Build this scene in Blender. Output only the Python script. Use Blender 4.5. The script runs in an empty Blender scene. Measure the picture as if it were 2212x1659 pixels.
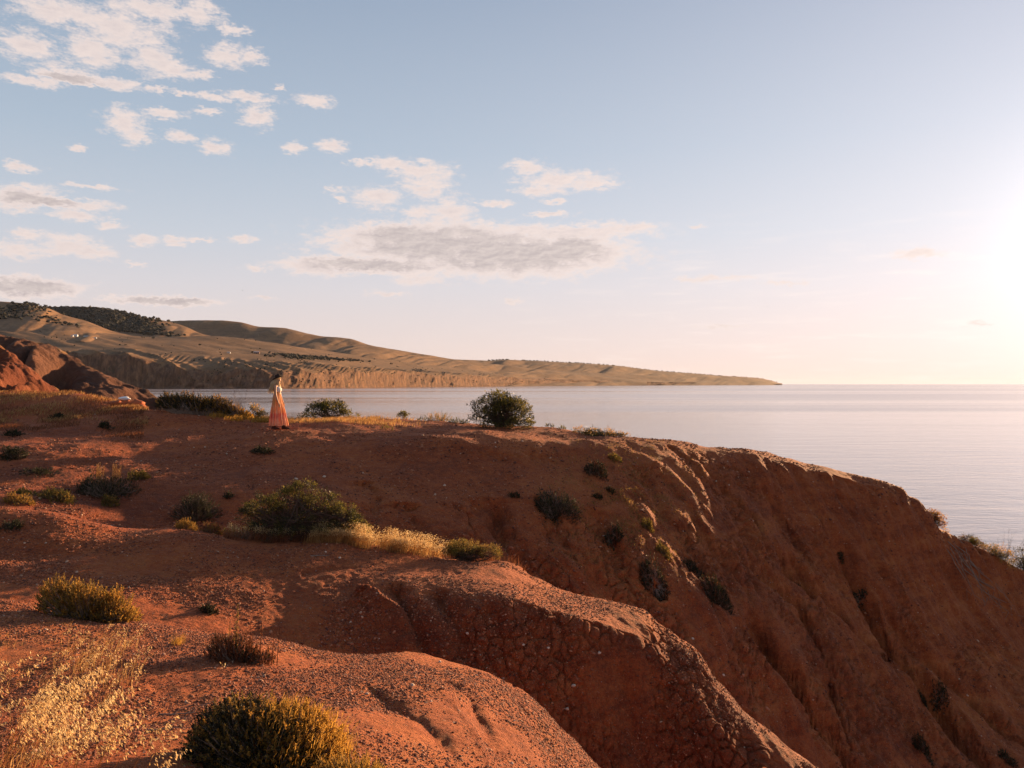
import bpy, math, random
import numpy as np
from mathutils import Vector
from mathutils.bvhtree import BVHTree

SC = bpy.context.scene
COL = SC.collection
RAD = math.radians

# ------------------------------------------------------------------ camera
ZC = 24.0                       # eye height above the sea, metres
cam_d = bpy.data.cameras.new('camera')
cam_d.lens = 28.0; cam_d.sensor_width = 36.0
cam_d.clip_start = 0.1; cam_d.clip_end = 400000.0
cam = bpy.data.objects.new('camera', cam_d); COL.objects.link(cam)
cam.location = (0, 0, ZC); cam.rotation_euler = (RAD(90), 0, 0)
SC.camera = cam

# ------------------------------------------------------------------ exposure
SC.view_settings.view_transform = 'Standard'
SC.view_settings.look = 'None'
SC.view_settings.gamma = 1.0
SC.view_settings.use_curve_mapping = False
SC.view_settings.exposure = 1.55
SC.cycles.max_bounces = 6
SC.cycles.transparent_max_bounces = 12
SC.cycles.use_denoising = True
SC.cycles.caustics_reflective = False; SC.cycles.caustics_refractive = False
SC.cycles.sample_clamp_indirect = 6.0

SUN_AZ, SUN_EL = RAD(41.0), RAD(8.0)
SUN_DIR = Vector((math.sin(SUN_AZ)*math.cos(SUN_EL), math.cos(SUN_AZ)*math.cos(SUN_EL), math.sin(SUN_EL)))

K = 1024/2212/(28/36*1024)      # sight-line tangent per unit of the survey grid
def azel(px, py):
    a = math.atan((px-1106)*K)
    e = math.atan((829.5-py)*K/math.sqrt(1+((px-1106)*K)**2))
    return math.degrees(a), math.degrees(e)

# ------------------------------------------------------------------ node helper
class NT:
    def __init__(s, nt): s.t = nt; s.n = nt.nodes; s.l = nt.links
    def add(s, typ, **kw):
        n = s.n.new(typ)
        ins = kw.pop('ins', {})
        for k, v in kw.items(): setattr(n, k, v)
        for k, v in ins.items():
            if isinstance(v, bpy.types.NodeSocket): s.l.new(v, n.inputs[k])
            else: n.inputs[k].default_value = v
        return n
    def math(s, op, a, b=None, c=None, clamp=False):
        ins = {0: a}
        if b is not None: ins[1] = b
        if c is not None: ins[2] = c
        return s.add('ShaderNodeMath', operation=op, use_clamp=clamp, ins=ins).outputs[0]
    def vmath(s, op, a, b=None, c=None):
        ins = {0: a}
        if b is not None: ins[1] = b
        if c is not None: ins[2] = c
        return s.add('ShaderNodeVectorMath', operation=op, ins=ins)
    def noise(s, vec, scale, detail=4, rough=0.5, dist=0.0, lac=2.0):
        return s.add('ShaderNodeTexNoise', ins={'Vector': vec, 'Scale': scale, 'Detail': detail, 'Roughness': rough, 'Distortion': dist, 'Lacunarity': lac}).outputs[0]
    def ramp(s, fac, stops, interp='LINEAR'):
        r = s.add('ShaderNodeValToRGB', ins={0: fac}); cr = r.color_ramp; cr.interpolation = interp
        while len(cr.elements) < len(stops): cr.elements.new(0.5)
        for e, (p, c) in zip(cr.elements, stops):
            e.position = p; e.color = (c[0], c[1], c[2], 1) if len(c) == 3 else c
        return r.outputs[0]
    def mix(s, fac, a, b, blend='MIX'):
        m = s.add('ShaderNodeMix', data_type='RGBA', blend_type=blend, clamp_factor=True)
        for k, v in ((0, fac), (6, a), (7, b)):
            if isinstance(v, bpy.types.NodeSocket): s.l.new(v, m.inputs[k])
            else: m.inputs[k].default_value = (v if k == 0 else (*v[:3], 1))
        return m.outputs[2]
    def maprange(s, v, a, b, c=0.0, d=1.0, smooth=False):
        return s.add('ShaderNodeMapRange', interpolation_type='SMOOTHSTEP' if smooth else 'LINEAR',
                     ins={0: v, 1: a, 2: b, 3: c, 4: d}).outputs[0]
    def mapping(s, vec, scale, loc=(0, 0, 0), rot=(0, 0, 0)):
        return s.add('ShaderNodeMapping', ins={0: vec, 1: loc, 2: rot, 3: scale}).outputs[0]

# ------------------------------------------------------------------ world sky with clouds
world = bpy.data.worlds.new('World'); SC.world = world; world.use_nodes = True
w = NT(world.node_tree); w.n.clear()
wout = w.add('ShaderNodeOutputWorld')
tc = w.add('ShaderNodeTexCoord').outputs['Generated']
sep = w.add('ShaderNodeSeparateXYZ', ins={0: tc})
az = w.math('MULTIPLY', w.math('ARCTAN2', sep.outputs[0], sep.outputs[1]), 57.29578)
el = w.math('MULTIPLY', w.math('ARCSINE', sep.outputs[2]), 57.29578)
base = w.ramp(w.math('DIVIDE', el, 90.0, clamp=True), [
    (0.0, (.80, .62, .54)), (.03, (.76, .645, .61)), (.075, (.66, .64, .67)), (.115, (.54, .595, .67)),
    (.18, (.405, .50, .61)), (.29, (.265, .36, .49)), (.6, (.17, .26, .41)), (1.0, (.13, .21, .36))])
sky = w.add('ShaderNodeTexSky', sky_type='NISHITA', sun_disc=False, sun_elevation=SUN_EL, sun_rotation=SUN_AZ,
            altitude=20, air_density=1.2, dust_density=1.6, ozone_density=2.0).outputs[0]
dot = w.vmath('DOT_PRODUCT', tc, tuple(SUN_DIR)).outputs[1]
ang = w.math('MULTIPLY', w.math('ARCCOSINE', w.math('MINIMUM', dot, 0.999999)), 57.29578)
g1 = w.math('EXPONENT', w.math('DIVIDE', ang, -23.0))
g2 = w.math('EXPONENT', w.math('MULTIPLY', w.math('POWER', w.math('DIVIDE', ang, 6.4), 2.0), -1.0))
def scaled(col, fac):
    n = w.vmath('SCALE', col); w.l.new(fac, n.inputs['Scale']) if isinstance(fac, bpy.types.NodeSocket) else setattr(n.inputs['Scale'], 'default_value', fac)
    return n.outputs[0]
glow1 = scaled((.58, .455, .43), g1)
glow2 = scaled((.50, .47, .46), g2)
nish = scaled(sky, 0.0012)
skyc = w.vmath('ADD', w.vmath('ADD', base, glow1).outputs[0], w.vmath('ADD', glow2, nish).outputs[0]).outputs[0]

CLOUDS = """330 20 80 25;430 25 45 28;130 25 110 28;60 100 65 32;250 60 110 42;200 110 60 38;330 120 55 38;375 150 50 18;430 160 30 8
150 160 60 18;70 176 75 9;240 180 90 12;340 191 40 6;490 120 42 26;545 120 28 16;505 65 35 10;530 208 55 10;460 210 40 7;390 200 30 4
555 250 35 23;680 220 42 12;600 187 11 8;450 240 25 7;270 265 45 28;350 245 45 10;290 295 35 20;390 295 30 12;465 318 35 14;635 320 22 11
715 315 33 12;170 320 18 6;48 360 45 9;200 403 60 5;60 415 75 16;30 440 50 20;150 440 110 12;170 465 60 11;240 485 30 8;40 540 50 18
60 510 30 12;150 530 75 20;200 545 60 12;310 518 40 10;375 520 30 10;430 518 40 4;525 517 25 8;290 570 20 4;570 642 25 4;840 635 45 5
790 350 40 7;850 355 50 13;910 370 70 20;920 405 60 18;720 412 18 9;740 430 12 7;815 425 58 20;905 460 30 12;970 455 55 23;1070 440 40 7
1140 360 42 13;1220 390 90 18;1170 410 60 12;1290 400 50 10;1200 435 30 5;1190 462 50 6;1250 500 170 16;1360 490 60 10;900 600 60 14
550 580 25 6;680 580 80 14;1505 489 18 3;1980 548 60 9;1110 650 20 5;1540 602 90 5;1700 610 50 4;1560 705 60 4;2120 700 30 4
-150 100 90 30;-250 300 80 25;-200 520 120 25;2500 260 110 18"""
GREY = "960 528 195 34;1100 550 205 34;870 508 85 18;800 572 140 13;1230 540 85 27;60 620 90 17;350 650 105 7;80 432 80 10;150 170 60 8"
azel_vec = w.add('ShaderNodeCombineXYZ', ins={0: az, 1: el}).outputs[0]
fine = w.add('ShaderNodeTexNoise', ins={'Vector': w.mapping(azel_vec, (1, 2.2, 1)), 'Scale': 1.6, 'Detail': 4, 'Roughness': .6})
wv = w.vmath('SUBTRACT', fine.outputs[1], (.5, .5, .5)).outputs[0]
warp = w.vmath('ADD', azel_vec, w.vmath('MULTIPLY', wv, (1.9, .95, 0)).outputs[0]).outputs[0]
def blob_field(txt):
    cur = None
    for it in txt.replace('\n', ';').split(';'):
        cx, cy, rx, ry = map(float, it.split())
        a, e = azel(cx, cy)
        a2, _ = azel(cx+rx, cy); _, e2 = azel(cx, cy-ry)
        ra, re = max(a2-a, .05)*1.06, max(e2-e, .05)*1.22
        v = w.vmath('MULTIPLY_ADD', warp, (1/ra, 1/re, 0), (-a/ra, -e/re, 0)).outputs[0]
        d = w.vmath('LENGTH', v).outputs[1]
        cur = d if cur is None else w.math('SMOOTH_MIN', cur, d, .25)
    return cur
f1, f2 = blob_field(CLOUDS), w.math('MULTIPLY', blob_field(GREY), .8)
dmin = w.math('MINIMUM', f1, f2)
n1 = w.noise(w.mapping(azel_vec, (1, 2.4, 1), loc=(3, 1, 0)), .75, 7, .62, .25)
n2 = w.noise(w.mapping(azel_vec, (1, 2.4, 1), loc=(3.12, .72, 0)), .75, 3, .55, .25)
dens = w.math('ADD', w.math('SUBTRACT', 1.22, dmin), w.math('ADD', w.math('MULTIPLY', w.math('SUBTRACT', n1, .5), 2.3), w.math('MULTIPLY', w.math('SUBTRACT', w.noise(w.mapping(azel_vec, (1, 2.0, 1)), 4.2, 5, .7), .5), 1.1)))
dens = w.math('ADD', dens, w.maprange(f2, 1.25, .7, 0, .5, True))
alpha = w.maprange(dens, -.08, .95, 0, .96, True)
thick = w.maprange(dens, .3, 1.5, 0, 1, True)
lit = w.maprange(w.math('SUBTRACT', n1, n2), -.12, .12, 0, 1)
ccol = w.mix(w.math('MULTIPLY', thick, w.math('SUBTRACT', 1.0, w.math('MULTIPLY', lit, .75))), (.87, .74, .69), (.70, .61, .60))
gthick = w.math('MULTIPLY', w.maprange(f2, .95, .5, 0, 1, True), w.maprange(dens, .7, 1.35, .0, 1, True))
ccol = w.mix(gthick, ccol, w.mix(lit, (.53, .46, .455), (.68, .59, .56)))
ccol = w.vmath('ADD', ccol, scaled((.30, .24, .20), g1)).outputs[0]
# thin high veil that lies lower over the sea
veil = w.math('MULTIPLY', w.maprange(w.noise(w.mapping(azel_vec, (.35, 3.2, 1)), .55, 6, .6), .5, .75, 0, .5, True),
              w.math('MULTIPLY', w.maprange(el, 13, 6, 0, 1, True), w.maprange(az, -8, 12, .0, 1, True)))
skyc = w.mix(veil, skyc, w.vmath('ADD', (.90, .78, .72), glow1).outputs[0])
full = w.mix(alpha, skyc, ccol)
SKYK = 2**-1.55
bg = w.add('ShaderNodeBackground', ins={0: full, 1: SKYK*1.0})
w.l.new(bg.outputs[0], wout.inputs[0])
world.cycles.sampling_method = 'MANUAL'; world.cycles.sample_map_resolution = 512

sun_d = bpy.data.lights.new('sun', 'SUN'); sun_d.energy = 5.0; sun_d.angle = RAD(0.6); sun_d.color = (1.0, .62, .32)
sun = bpy.data.objects.new('sun', sun_d); COL.objects.link(sun)
sun.rotation_euler = SUN_DIR.to_track_quat('Z', 'Y').to_euler()

# ------------------------------------------------------------------ numpy noise
_rs = np.random.RandomState(7)
_perm = np.tile(_rs.permutation(512), 3)
_grad = _rs.normal(size=(512, 3)); _grad /= np.linalg.norm(_grad, axis=1)[:, None]
def perlin(x, y, z=0.0):
    x, y, z = np.broadcast_arrays(np.asarray(x, float), y, z)
    xi, yi, zi = np.floor(x).astype(int), np.floor(y).astype(int), np.floor(z).astype(int)
    xf, yf, zf = x-xi, y-yi, z-zi
    u, v, t = (q*q*q*(q*(q*6-15)+10) for q in (xf, yf, zf))
    def c(dx, dy, dz):
        h = _perm[(_perm[(_perm[(xi+dx) & 511]+yi+dy) & 511]+zi+dz) & 511]
        g = _grad[h]
        return g[..., 0]*(xf-dx)+g[..., 1]*(yf-dy)+g[..., 2]*(zf-dz)
    x00 = c(0,0,0)*(1-u)+c(1,0,0)*u; x10 = c(0,1,0)*(1-u)+c(1,1,0)*u
    x01 = c(0,0,1)*(1-u)+c(1,0,1)*u; x11 = c(0,1,1)*(1-u)+c(1,1,1)*u
    return ((x00*(1-v)+x10*v)*(1-t)+(x01*(1-v)+x11*v)*t)*1.5
def fbm(x, y, z, octs, gain=.5):
    s = 0; a = 1
    for i in range(octs):
        s = s+a*perlin(x*2**i+i*17.3, y*2**i+i*5.1, z*2**i); a *= gain
    return s
def cracks(P, cell):
    """distance between nearest and second nearest feature point, in cells"""
    Q = P/cell; I = np.floor(Q).astype(int)
    d1 = np.full(len(Q), 9.0); d2 = d1.copy()
    for dx in (-1, 0, 1):
        for dy in (-1, 0, 1):
            for dz in (-1, 0, 1):
                J = I+(dx, dy, dz)
                h = _perm[(_perm[(_perm[J[:, 0] & 511]+J[:, 1]) & 511]+J[:, 2]) & 511]
                pt = J+.5+_grad[h]*.45
                d = np.linalg.norm(Q-pt, axis=1)
                d2 = np.minimum(d2, np.maximum(d1, d)); d1 = np.minimum(d1, d)
    return d2-d1
def sstep(a, b, x):
    t = np.clip((x-a)/(b-a), 0, 1); return t*t*(3-2*t)

# ------------------------------------------------------------------ swept terrain sheets
def pchip(xk, yk, x):
    xk = np.asarray(xk, float); yk = np.asarray(yk, float)
    h = np.diff(xk); d = np.diff(yk)/h
    m = np.zeros(len(xk)); m[0], m[-1] = d[0], d[-1]
    for i in range(1, len(xk)-1):
        if d[i-1]*d[i] > 0:
            w1, w2 = 2*h[i]+h[i-1], h[i]+2*h[i-1]
            m[i] = (w1+w2)/(w1/d[i-1]+w2/d[i])
    x = np.clip(x, xk[0], xk[-1]); i = np.clip(np.searchsorted(xk, x)-1, 0, len(h)-1)
    t = (x-xk[i])/h[i]
    return ((2*t**3-3*t**2+1)*yk[i]+(t**3-2*t**2+t)*h[i]*m[i]+(-2*t**3+3*t**2)*yk[i+1]+(t**3-t**2)*h[i]*m[i+1])
def curve(pts, mode='p'):
    """survey line: (column, sight row, distance), or mode 'z': (column, height below the eye, distance)"""
    a = np.array(pts, float)
    if mode == 'z': a[:, 1] = 829.5-a[:, 1]/(K*a[:, 2])
    return a
def sweep(curves, xs, rows):
    PY = np.array([pchip(c[:, 0], c[:, 1], xs) for c in curves])
    YY = np.array([pchip(c[:, 0], c[:, 2], xs) for c in curves])
    ZZ = -(PY-829.5)*K*YY
    u = np.concatenate([i+np.arange(n)/n for i, n in enumerate(rows)]+[[len(rows)]])
    n = len(curves)
    def along(V):
        d = np.diff(V, axis=0); m = np.zeros_like(V); m[0], m[-1] = d[0], d[-1]
        with np.errstate(divide='ignore', invalid='ignore'):
            hm = 2*d[:-1]*d[1:]/(d[:-1]+d[1:])
        m[1:-1] = np.where(d[:-1]*d[1:] > 0, hm, 0)
        i = np.clip(u.astype(int), 0, n-2); t = (u-i)[:, None]
        return (2*t**3-3*t**2+1)*V[i]+(t**3-2*t**2+t)*m[i]+(-2*t**3+3*t**2)*V[i+1]+(t**3-t**2)*m[i+1]
    Y, Z = along(YY), along(ZZ)
    X = (xs[None, :]-1106)*K*Y
    return np.stack([X, Y, Z+ZC], -1), u
def normals(P):
    a = np.gradient(P, axis=1); b = np.gradient(P, axis=0)
    n = np.cross(a, b); n /= np.linalg.norm(n, axis=-1, keepdims=True)+1e-12
    return n
def tag(o, label=None, cat=None, group=None, kind=None):
    for k, v in (('label', label), ('category', cat), ('group', group), ('kind', kind)):
        if v: o[k] = v
    return o
def link(name, me, parent=None):
    o = bpy.data.objects.new(name, me); COL.objects.link(o)
    if parent: o.parent = parent
    return o
def grid_mesh(name, P, mat, attrs=None):
    R, C = P.shape[:2]
    me = bpy.data.meshes.new(name)
    me.vertices.add(R*C); me.vertices.foreach_set('co', P.reshape(-1).astype(np.float32))
    i = np.arange((R-1)*C).reshape(R-1, C)[:, :-1]
    q = np.stack([i, i+1, i+1+C, i+C], -1).reshape(-1).astype(np.int32)
    nf = len(q)//4
    me.loops.add(len(q)); me.loops.foreach_set('vertex_index', q)
    me.polygons.add(nf); me.polygons.foreach_set('loop_start', np.arange(nf, dtype=np.int32)*4)
    me.polygons.foreach_set('use_smooth', np.ones(nf, bool))
    me.update(calc_edges=True)
    for k, v in (attrs or {}).items():
        a = me.attributes.new(k, 'FLOAT', 'POINT'); a.data.foreach_set('value', v.reshape(-1).astype(np.float32))
    me.materials.append(mat)
    return link(name, me)
def seg_dist(X, Y, poly):
    best = np.full(X.shape, 1e9); side = np.zeros(X.shape); tt = np.zeros(X.shape); n = len(poly)-1
    for i in range(n):
        ax, ay = poly[i][:2]; bx, by = poly[i+1][:2]
        dx, dy = bx-ax, by-ay; L = dx*dx+dy*dy+1e-9
        t = np.clip(((X-ax)*dx+(Y-ay)*dy)/L, 0, 1)
        d = np.hypot(X-ax-t*dx, Y-ay-t*dy); m = d < best
        best[m] = d[m]; tt[m] = ((i+t)/n)[m]
        side[m] = np.sign((X-ax)*dy-(Y-ay)*dx)[m]
    return best, tt, side

def new_mat(name):
    m = bpy.data.materials.new(name); m.use_nodes = True
    t = NT(m.node_tree); t.n.clear()
    out = t.add('ShaderNodeOutputMaterial')
    return m, t, out
def bump_chain(t, items):
    """items: (height socket, strength, distance)"""
    nrm = None
    for h, s, d in items:
        b = t.add('ShaderNodeBump', ins={'Height': h, 'Strength': s, 'Distance': d})
        if nrm: t.l.new(nrm, b.inputs['Normal'])
        nrm = b.outputs[0]
    return nrm

# ------------------------------------------------------------------ materials of the land
def soil_material():
    m, t, out = new_mat('red_soil')
    pos = t.add('ShaderNodeNewGeometry').outputs['Position']
    tone = t.add('ShaderNodeAttribute', attribute_name='tone').outputs['Fac']      # 0 maroon clay .. 1 dry tan earth
    crk = t.add('ShaderNodeAttribute', attribute_name='steep').outputs['Fac']
    n1 = t.noise(pos, .55, 6, .6); n2 = t.noise(pos, 4.5, 6, .65); n3 = t.noise(pos, 38, 4, .6)
    f = t.math('ADD', t.math('MULTIPLY', t.math('SUBTRACT', n1, .5), 1.3), t.math('MULTIPLY', t.math('SUBTRACT', n2, .5), 1.5))
    f = t.math('ADD', f, t.math('MULTIPLY', t.math('MULTIPLY', t.math('SUBTRACT', t.noise(t.mapping(pos, (.25, .25, 2.6)), 1.0, 5, .65, .4), .5), 1.5), crk))
    f = t.math('ADD', f, t.math('MULTIPLY', t.math('SUBTRACT', t.noise(pos, 15, 3, .6), .5), .9))
    f = t.math('ADD', t.math('ADD', f, tone), t.math('MULTIPLY', t.math('SUBTRACT', n3, .5), 1.2))
    c = t.ramp(t.maprange(f, -.5, 1.5), [(.0, (.105, .021, .008)), (.28, (.205, .045, .014)), (.5, (.33, .078, .021)), (.72, (.41, .118, .032)), (1, (.44, .17, .058))])
    v = t.add('ShaderNodeTexVoronoi', ins={'Vector': pos, 'Scale': 42.0})
    peb = t.maprange(v.outputs['Distance'], .12, .34, 1, 0)
    rnd = t.add('ShaderNodeSeparateColor', ins={0: v.outputs['Color']})
    pebm = t.math('MULTIPLY', peb, t.maprange(rnd.outputs[0], .45, .6))
    pc = t.ramp(rnd.outputs[1], [(0, (.13, .04, .025)), (.45, (.30, .10, .045)), (.8, (.40, .19, .10)), (.96, (.52, .38, .28)), (1, (.6, .5, .4))])
    c = t.mix(t.math('MULTIPLY', pebm, .8), c, pc)
    v2 = t.add('ShaderNodeTexVoronoi', ins={'Vector': pos, 'Scale': 13.0})
    r2 = t.add('ShaderNodeSeparateColor', ins={0: v2.outputs['Color']})
    st = t.math('MULTIPLY', t.maprange(v2.outputs['Distance'], .1, .22, 1, 0), t.math('GREATER_THAN', r2.outputs[0], .8))
    c = t.mix(t.math('MULTIPLY', st, .7), c, t.ramp(r2.outputs[1], [(0, (.2, .08, .05)), (.7, (.42, .24, .15)), (1, (.6, .5, .42))]))
    e = t.add('ShaderNodeTexVoronoi', feature='DISTANCE_TO_EDGE', ins={'Vector': t.vmath('ADD', pos, t.vmath('SCALE', t.add('ShaderNodeTexNoise', ins={'Vector': pos, 'Scale': 6.0, 'Detail': 3}).outputs[1]).outputs[0]).outputs[0], 'Scale': 5.5})
    eh = t.maprange(e.outputs['Distance'], 0, .07, 0, 1)
    ehm = t.math('ADD', t.math('MULTIPLY', eh, crk), t.math('SUBTRACT', 1.0, crk))
    nb = t.noise(pos, 14, 8, .68)
    nrm = bump_chain(t, [(nb, 1.0, .09), (t.math('MULTIPLY', pebm, 1.0), 1.0, .02), (st, .8, .03), (ehm, .6, .03), (n3, .5, .015)])
    p = t.add('ShaderNodeBsdfPrincipled', ins={'Base Color': c, 'Roughness': .88, 'Specular IOR Level': .25, 'Normal': nrm})
    t.l.new(p.outputs[0], out.inputs[0])
    return m
def hill_material():
    m, t, out = new_mat('dry_hill_grass')
    pos = t.add('ShaderNodeNewGeometry').outputs['Position']
    rock = t.add('ShaderNodeAttribute', attribute_name='rock').outputs['Fac']
    n1 = t.noise(t.mapping(pos, (1, .5, 2)), .0035, 8, .62); n2 = t.noise(pos, .04, 6, .7)
    g = t.ramp(t.math('ADD', t.math('MULTIPLY', n1, .6), t.math('MULTIPLY', n2, .4)), [(.3, (.098, .056, .032)), (.48, (.170, .096, .051)), (.68, (.27, .150, .072))])
    ln_ = t.math('ABSOLUTE', t.math('SUBTRACT', t.noise(t.mapping(pos, (.5, .8, 3)), .0022, 3, .5), .5))
    g = t.mix(t.maprange(ln_, 0, .012, .65, 0), g, (.07, .05, .035))
    ln2 = t.math('ABSOLUTE', t.math('SUBTRACT', t.noise(t.mapping(pos, (.6, .5, 5), loc=(900, 0, 0)), .0035, 2, .5), .47))
    g = t.mix(t.maprange(ln2, 0, .008, .5, 0), g, (.33, .22, .13))
    r = t.ramp(t.noise(t.mapping(pos, (1.3, 1, .3)), .035, 8, .75), [(.34, (.065, .040, .029)), (.5, (.14, .076, .048)), (.66, (.28, .150, .080))])
    c = t.mix(t.maprange(t.math('ADD', rock, t.math('MULTIPLY', t.math('SUBTRACT', n2, .5), .8)), .35, .65, 0, 1), g, r)
    scrub = t.math('MULTIPLY', t.maprange(t.noise(pos, .045, 5, .7), .57, .62), t.maprange(t.noise(pos, .004, 4, .6), .48, .58))
    c = t.mix(t.math('MULTIPLY', scrub, .75), c, (.055, .055, .03))
    nrm = bump_chain(t, [(t.noise(t.mapping(pos, (1, 1, .6)), .03, 9, .7), t.math('ADD', t.math('MULTIPLY', rock, .6), .35), 9.0)])
    p = t.add('ShaderNodeBsdfPrincipled', ins={'Base Color': c, 'Roughness': .95, 'Specular IOR Level': .1, 'Normal': nrm})
    t.l.new(p.outputs[0], out.inputs[0])
    return m
def clifflet_material(name, dark, mid, light, grass):
    m, t, out = new_mat(name)
    pos = t.add('ShaderNodeNewGeometry').outputs['Position']
    top = t.add('ShaderNodeAttribute', attribute_name='rock').outputs['Fac']
    c = t.ramp(t.noise(t.mapping(pos, (1, 1, .45)), .12, 9, .68, .4), [(.32, dark), (.5, mid), (.68, light)])
    c = t.mix(t.maprange(t.math('ADD', top, t.math('MULTIPLY', t.math('SUBTRACT', t.noise(pos, .35, 6, .7), .5), 1.6)), .45, .6, 1, 0), c, grass)
    nrm = bump_chain(t, [(t.noise(pos, .5, 9, .7), .9, 1.0)])
    p = t.add('ShaderNodeBsdfPrincipled', ins={'Base Color': c, 'Roughness': .95, 'Specular IOR Level': .15, 'Normal': nrm})
    t.l.new(p.outputs[0], out.inputs[0])
    return m
def sea_material():
    m, t, out = new_mat('sea_water')
    pos = t.add('ShaderNodeNewGeometry').outputs['Position']
    cd = t.add('ShaderNodeVectorMath', operation='LENGTH', ins={0: pos}).outputs[1]
    calm = t.maprange(t.noise(t.mapping(pos, (.00006, .0009, 0)), 1.0, 5, .6, .3), .46, .56, 0, 1, True)
    wob = t.mapping(pos, (.5, 1.0, 1), rot=(0, 0, RAD(-14)))
    n1 = t.noise(wob, .75, 4, .55, .3); n2 = t.noise(t.mapping(pos, (.35, 1, 1), rot=(0, 0, RAD(12))), .16, 4, .5, .2)
    n3 = t.noise(t.mapping(pos, (.3, 1, 1)), .03, 4, .5)
    near = t.maprange(cd, 250, 1500, 1, .0); mid = t.maprange(cd, 700, 6000, 1, .25)
    s = t.maprange(calm, 0, 1, .45, 1)
    b1 = t.add('ShaderNodeBump', ins={'Height': n1, 'Strength': t.math('MULTIPLY', near, s), 'Distance': .24})
    b2 = t.add('ShaderNodeBump', ins={'Height': n2, 'Strength': t.math('MULTIPLY', mid, s), 'Distance': .5, 'Normal': b1.outputs[0]})
    b3 = t.add('ShaderNodeBump', ins={'Height': n3, 'Strength': s, 'Distance': .6, 'Normal': b2.outputs[0]})
    rough = t.math('ADD', t.maprange(cd, 150, 3000, .06, .10), t.math('MULTIPLY', calm, .09))
    p = t.add('ShaderNodeBsdfPrincipled', ins={'Base Color': (.29, .23, .225, 1), 'Roughness': rough, 'IOR': 1.333, 'Normal': b3.outputs[0]})
    t.l.new(p.outputs[0], out.inputs[0])
    return m
M_SOIL, M_HILL, M_SEA = soil_material(), hill_material(), sea_material()

# ------------------------------------------------------------------ sea
R = 160000.0
me = bpy.data.meshes.new('sea')
nr = 72; vs = [(0, 0, 0)]
rings = [60, 300, 1500, 8000, 40000, R]
for r in rings: vs += [(r*math.cos(2*math.pi*i/nr), r*math.sin(2*math.pi*i/nr), 0) for i in range(nr)]
fs = [(0, 1+i, 1+(i+1) % nr) for i in range(nr)]
for k in range(len(rings)-1):
    a, b = 1+k*nr, 1+(k+1)*nr
    fs += [(a+i, b+i, b+(i+1) % nr, a+(i+1) % nr) for i in range(nr)]
me.from_pydata(vs, [], fs); me.materials.append(M_SEA)
tag(link('sea', me), kind='structure')

# ------------------------------------------------------------------ near land: three eroded spurs and the gullies between
C = []
C.append(curve([(-900, -1.9, 1.0), (300, -1.62, 1.0), (1100, -1.65, 1.0), (2000, -1.9, 1.0), (3000, -2.3, 1.0)], 'z'))
C.append(curve([(-900, -1.75, 3.2), (0, -1.78, 3.2), (700, -1.85, 3.2), (1100, -2.05, 3.2), (1500, -2.7, 3.2), (2000, -3.8, 3.2), (3000, -5.5, 3.2)], 'z'))
C.append(curve([(-900, -1.95, 5.0), (0, -1.98, 5.0), (400, -2.05, 5.0), (700, -2.12, 5.2), (950, -2.30, 5.4), (1150, -2.70, 5.6), (1350, -3.4, 5.8), (1700, -4.9, 6), (2200, -7.0, 6), (3000, -9, 6)], 'z'))
# crest of the first spur
C.append(curve([(-900, 1250, 8), (0, 1300, 7.8), (130, 1322, 7.6), (300, 1345, 7.5), (420, 1362, 7.5), (590, 1387, 7.6), (700, 1412, 7.8), (780, 1420, 7.9), (870, 1413, 8.0),
                (950, 1425, 8.1), (1080, 1470, 8.2), (1180, 1540, 8.1), (1240, 1600, 8.0), (1300, 1662, 7.9), (1500, 1880, 7.8), (1800, 2250, 8), (2250, 2750, 8.5), (3000, 3300, 9)]))
V1 = len(C)
C.append(curve([(-900, -2.6, 9.6), (0, -2.9, 9.6), (200, -3.0, 9.6), (350, -3.2, 9.6), (600, -3.9, 9.7), (900, -5.3, 10), (1300, -7.6, 10.3), (1750, -10.5, 10.5), (2250, -13, 12), (3000, -15, 14)], 'z'))
# shoulder of the second spur
C.append(curve([(-900, 1190, 12.5), (0, 1212, 12.4), (300, 1238, 12.35), (450, 1258, 12.3), (600, 1285, 12.3), (750, 1290, 12.3), (900, 1280, 12.3), (1080, 1285, 12.4), (1200, 1310, 12.6),
                (1300, 1338, 12.8), (1390, 1370, 12.9), (1460, 1440, 12.8), (1530, 1530, 12.5), (1600, 1625, 12.2), (1700, 1740, 11.9), (1800, 1860, 11.7), (2100, 2250, 11.7), (3000, 2700, 13)]))
# crest of the second spur
C.append(curve([(-900, 1060, 14), (0, 1092, 14), (110, 1102, 14), (200, 1128, 14), (280, 1142, 14), (400, 1138, 14.2), (500, 1150, 14.5), (620, 1160, 14.7), (750, 1168, 14.8), (900, 1188, 14.8),
                (1000, 1198, 14.7), (1080, 1206, 14.6), (1160, 1245, 14.4), (1230, 1272, 14.2), (1300, 1290, 14.1), (1390, 1312, 13.9), (1450, 1360, 13.7), (1500, 1402, 13.5), (1550, 1470, 13.3),
                (1600, 1530, 13.1), (1680, 1600, 12.9), (1750, 1662, 12.7), (1850, 1760, 12.5), (2100, 2050, 12.5), (3000, 2500, 14)]))
C.append(curve([(-900, -2.1, 15.8), (0, -2.45, 15.8), (150, -2.75, 16), (300, -3.2, 16.2), (450, -3.35, 16.5), (600, -3.9, 16.9), (900, -4.7, 17.3), (1200, -6.1, 17.3), (1500, -8.2, 16.6), (1750, -10.8, 15.8), (2000, -13, 15.4), (2300, -15, 16), (3000, -17, 17)], 'z'))
V2 = len(C)-1
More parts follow.
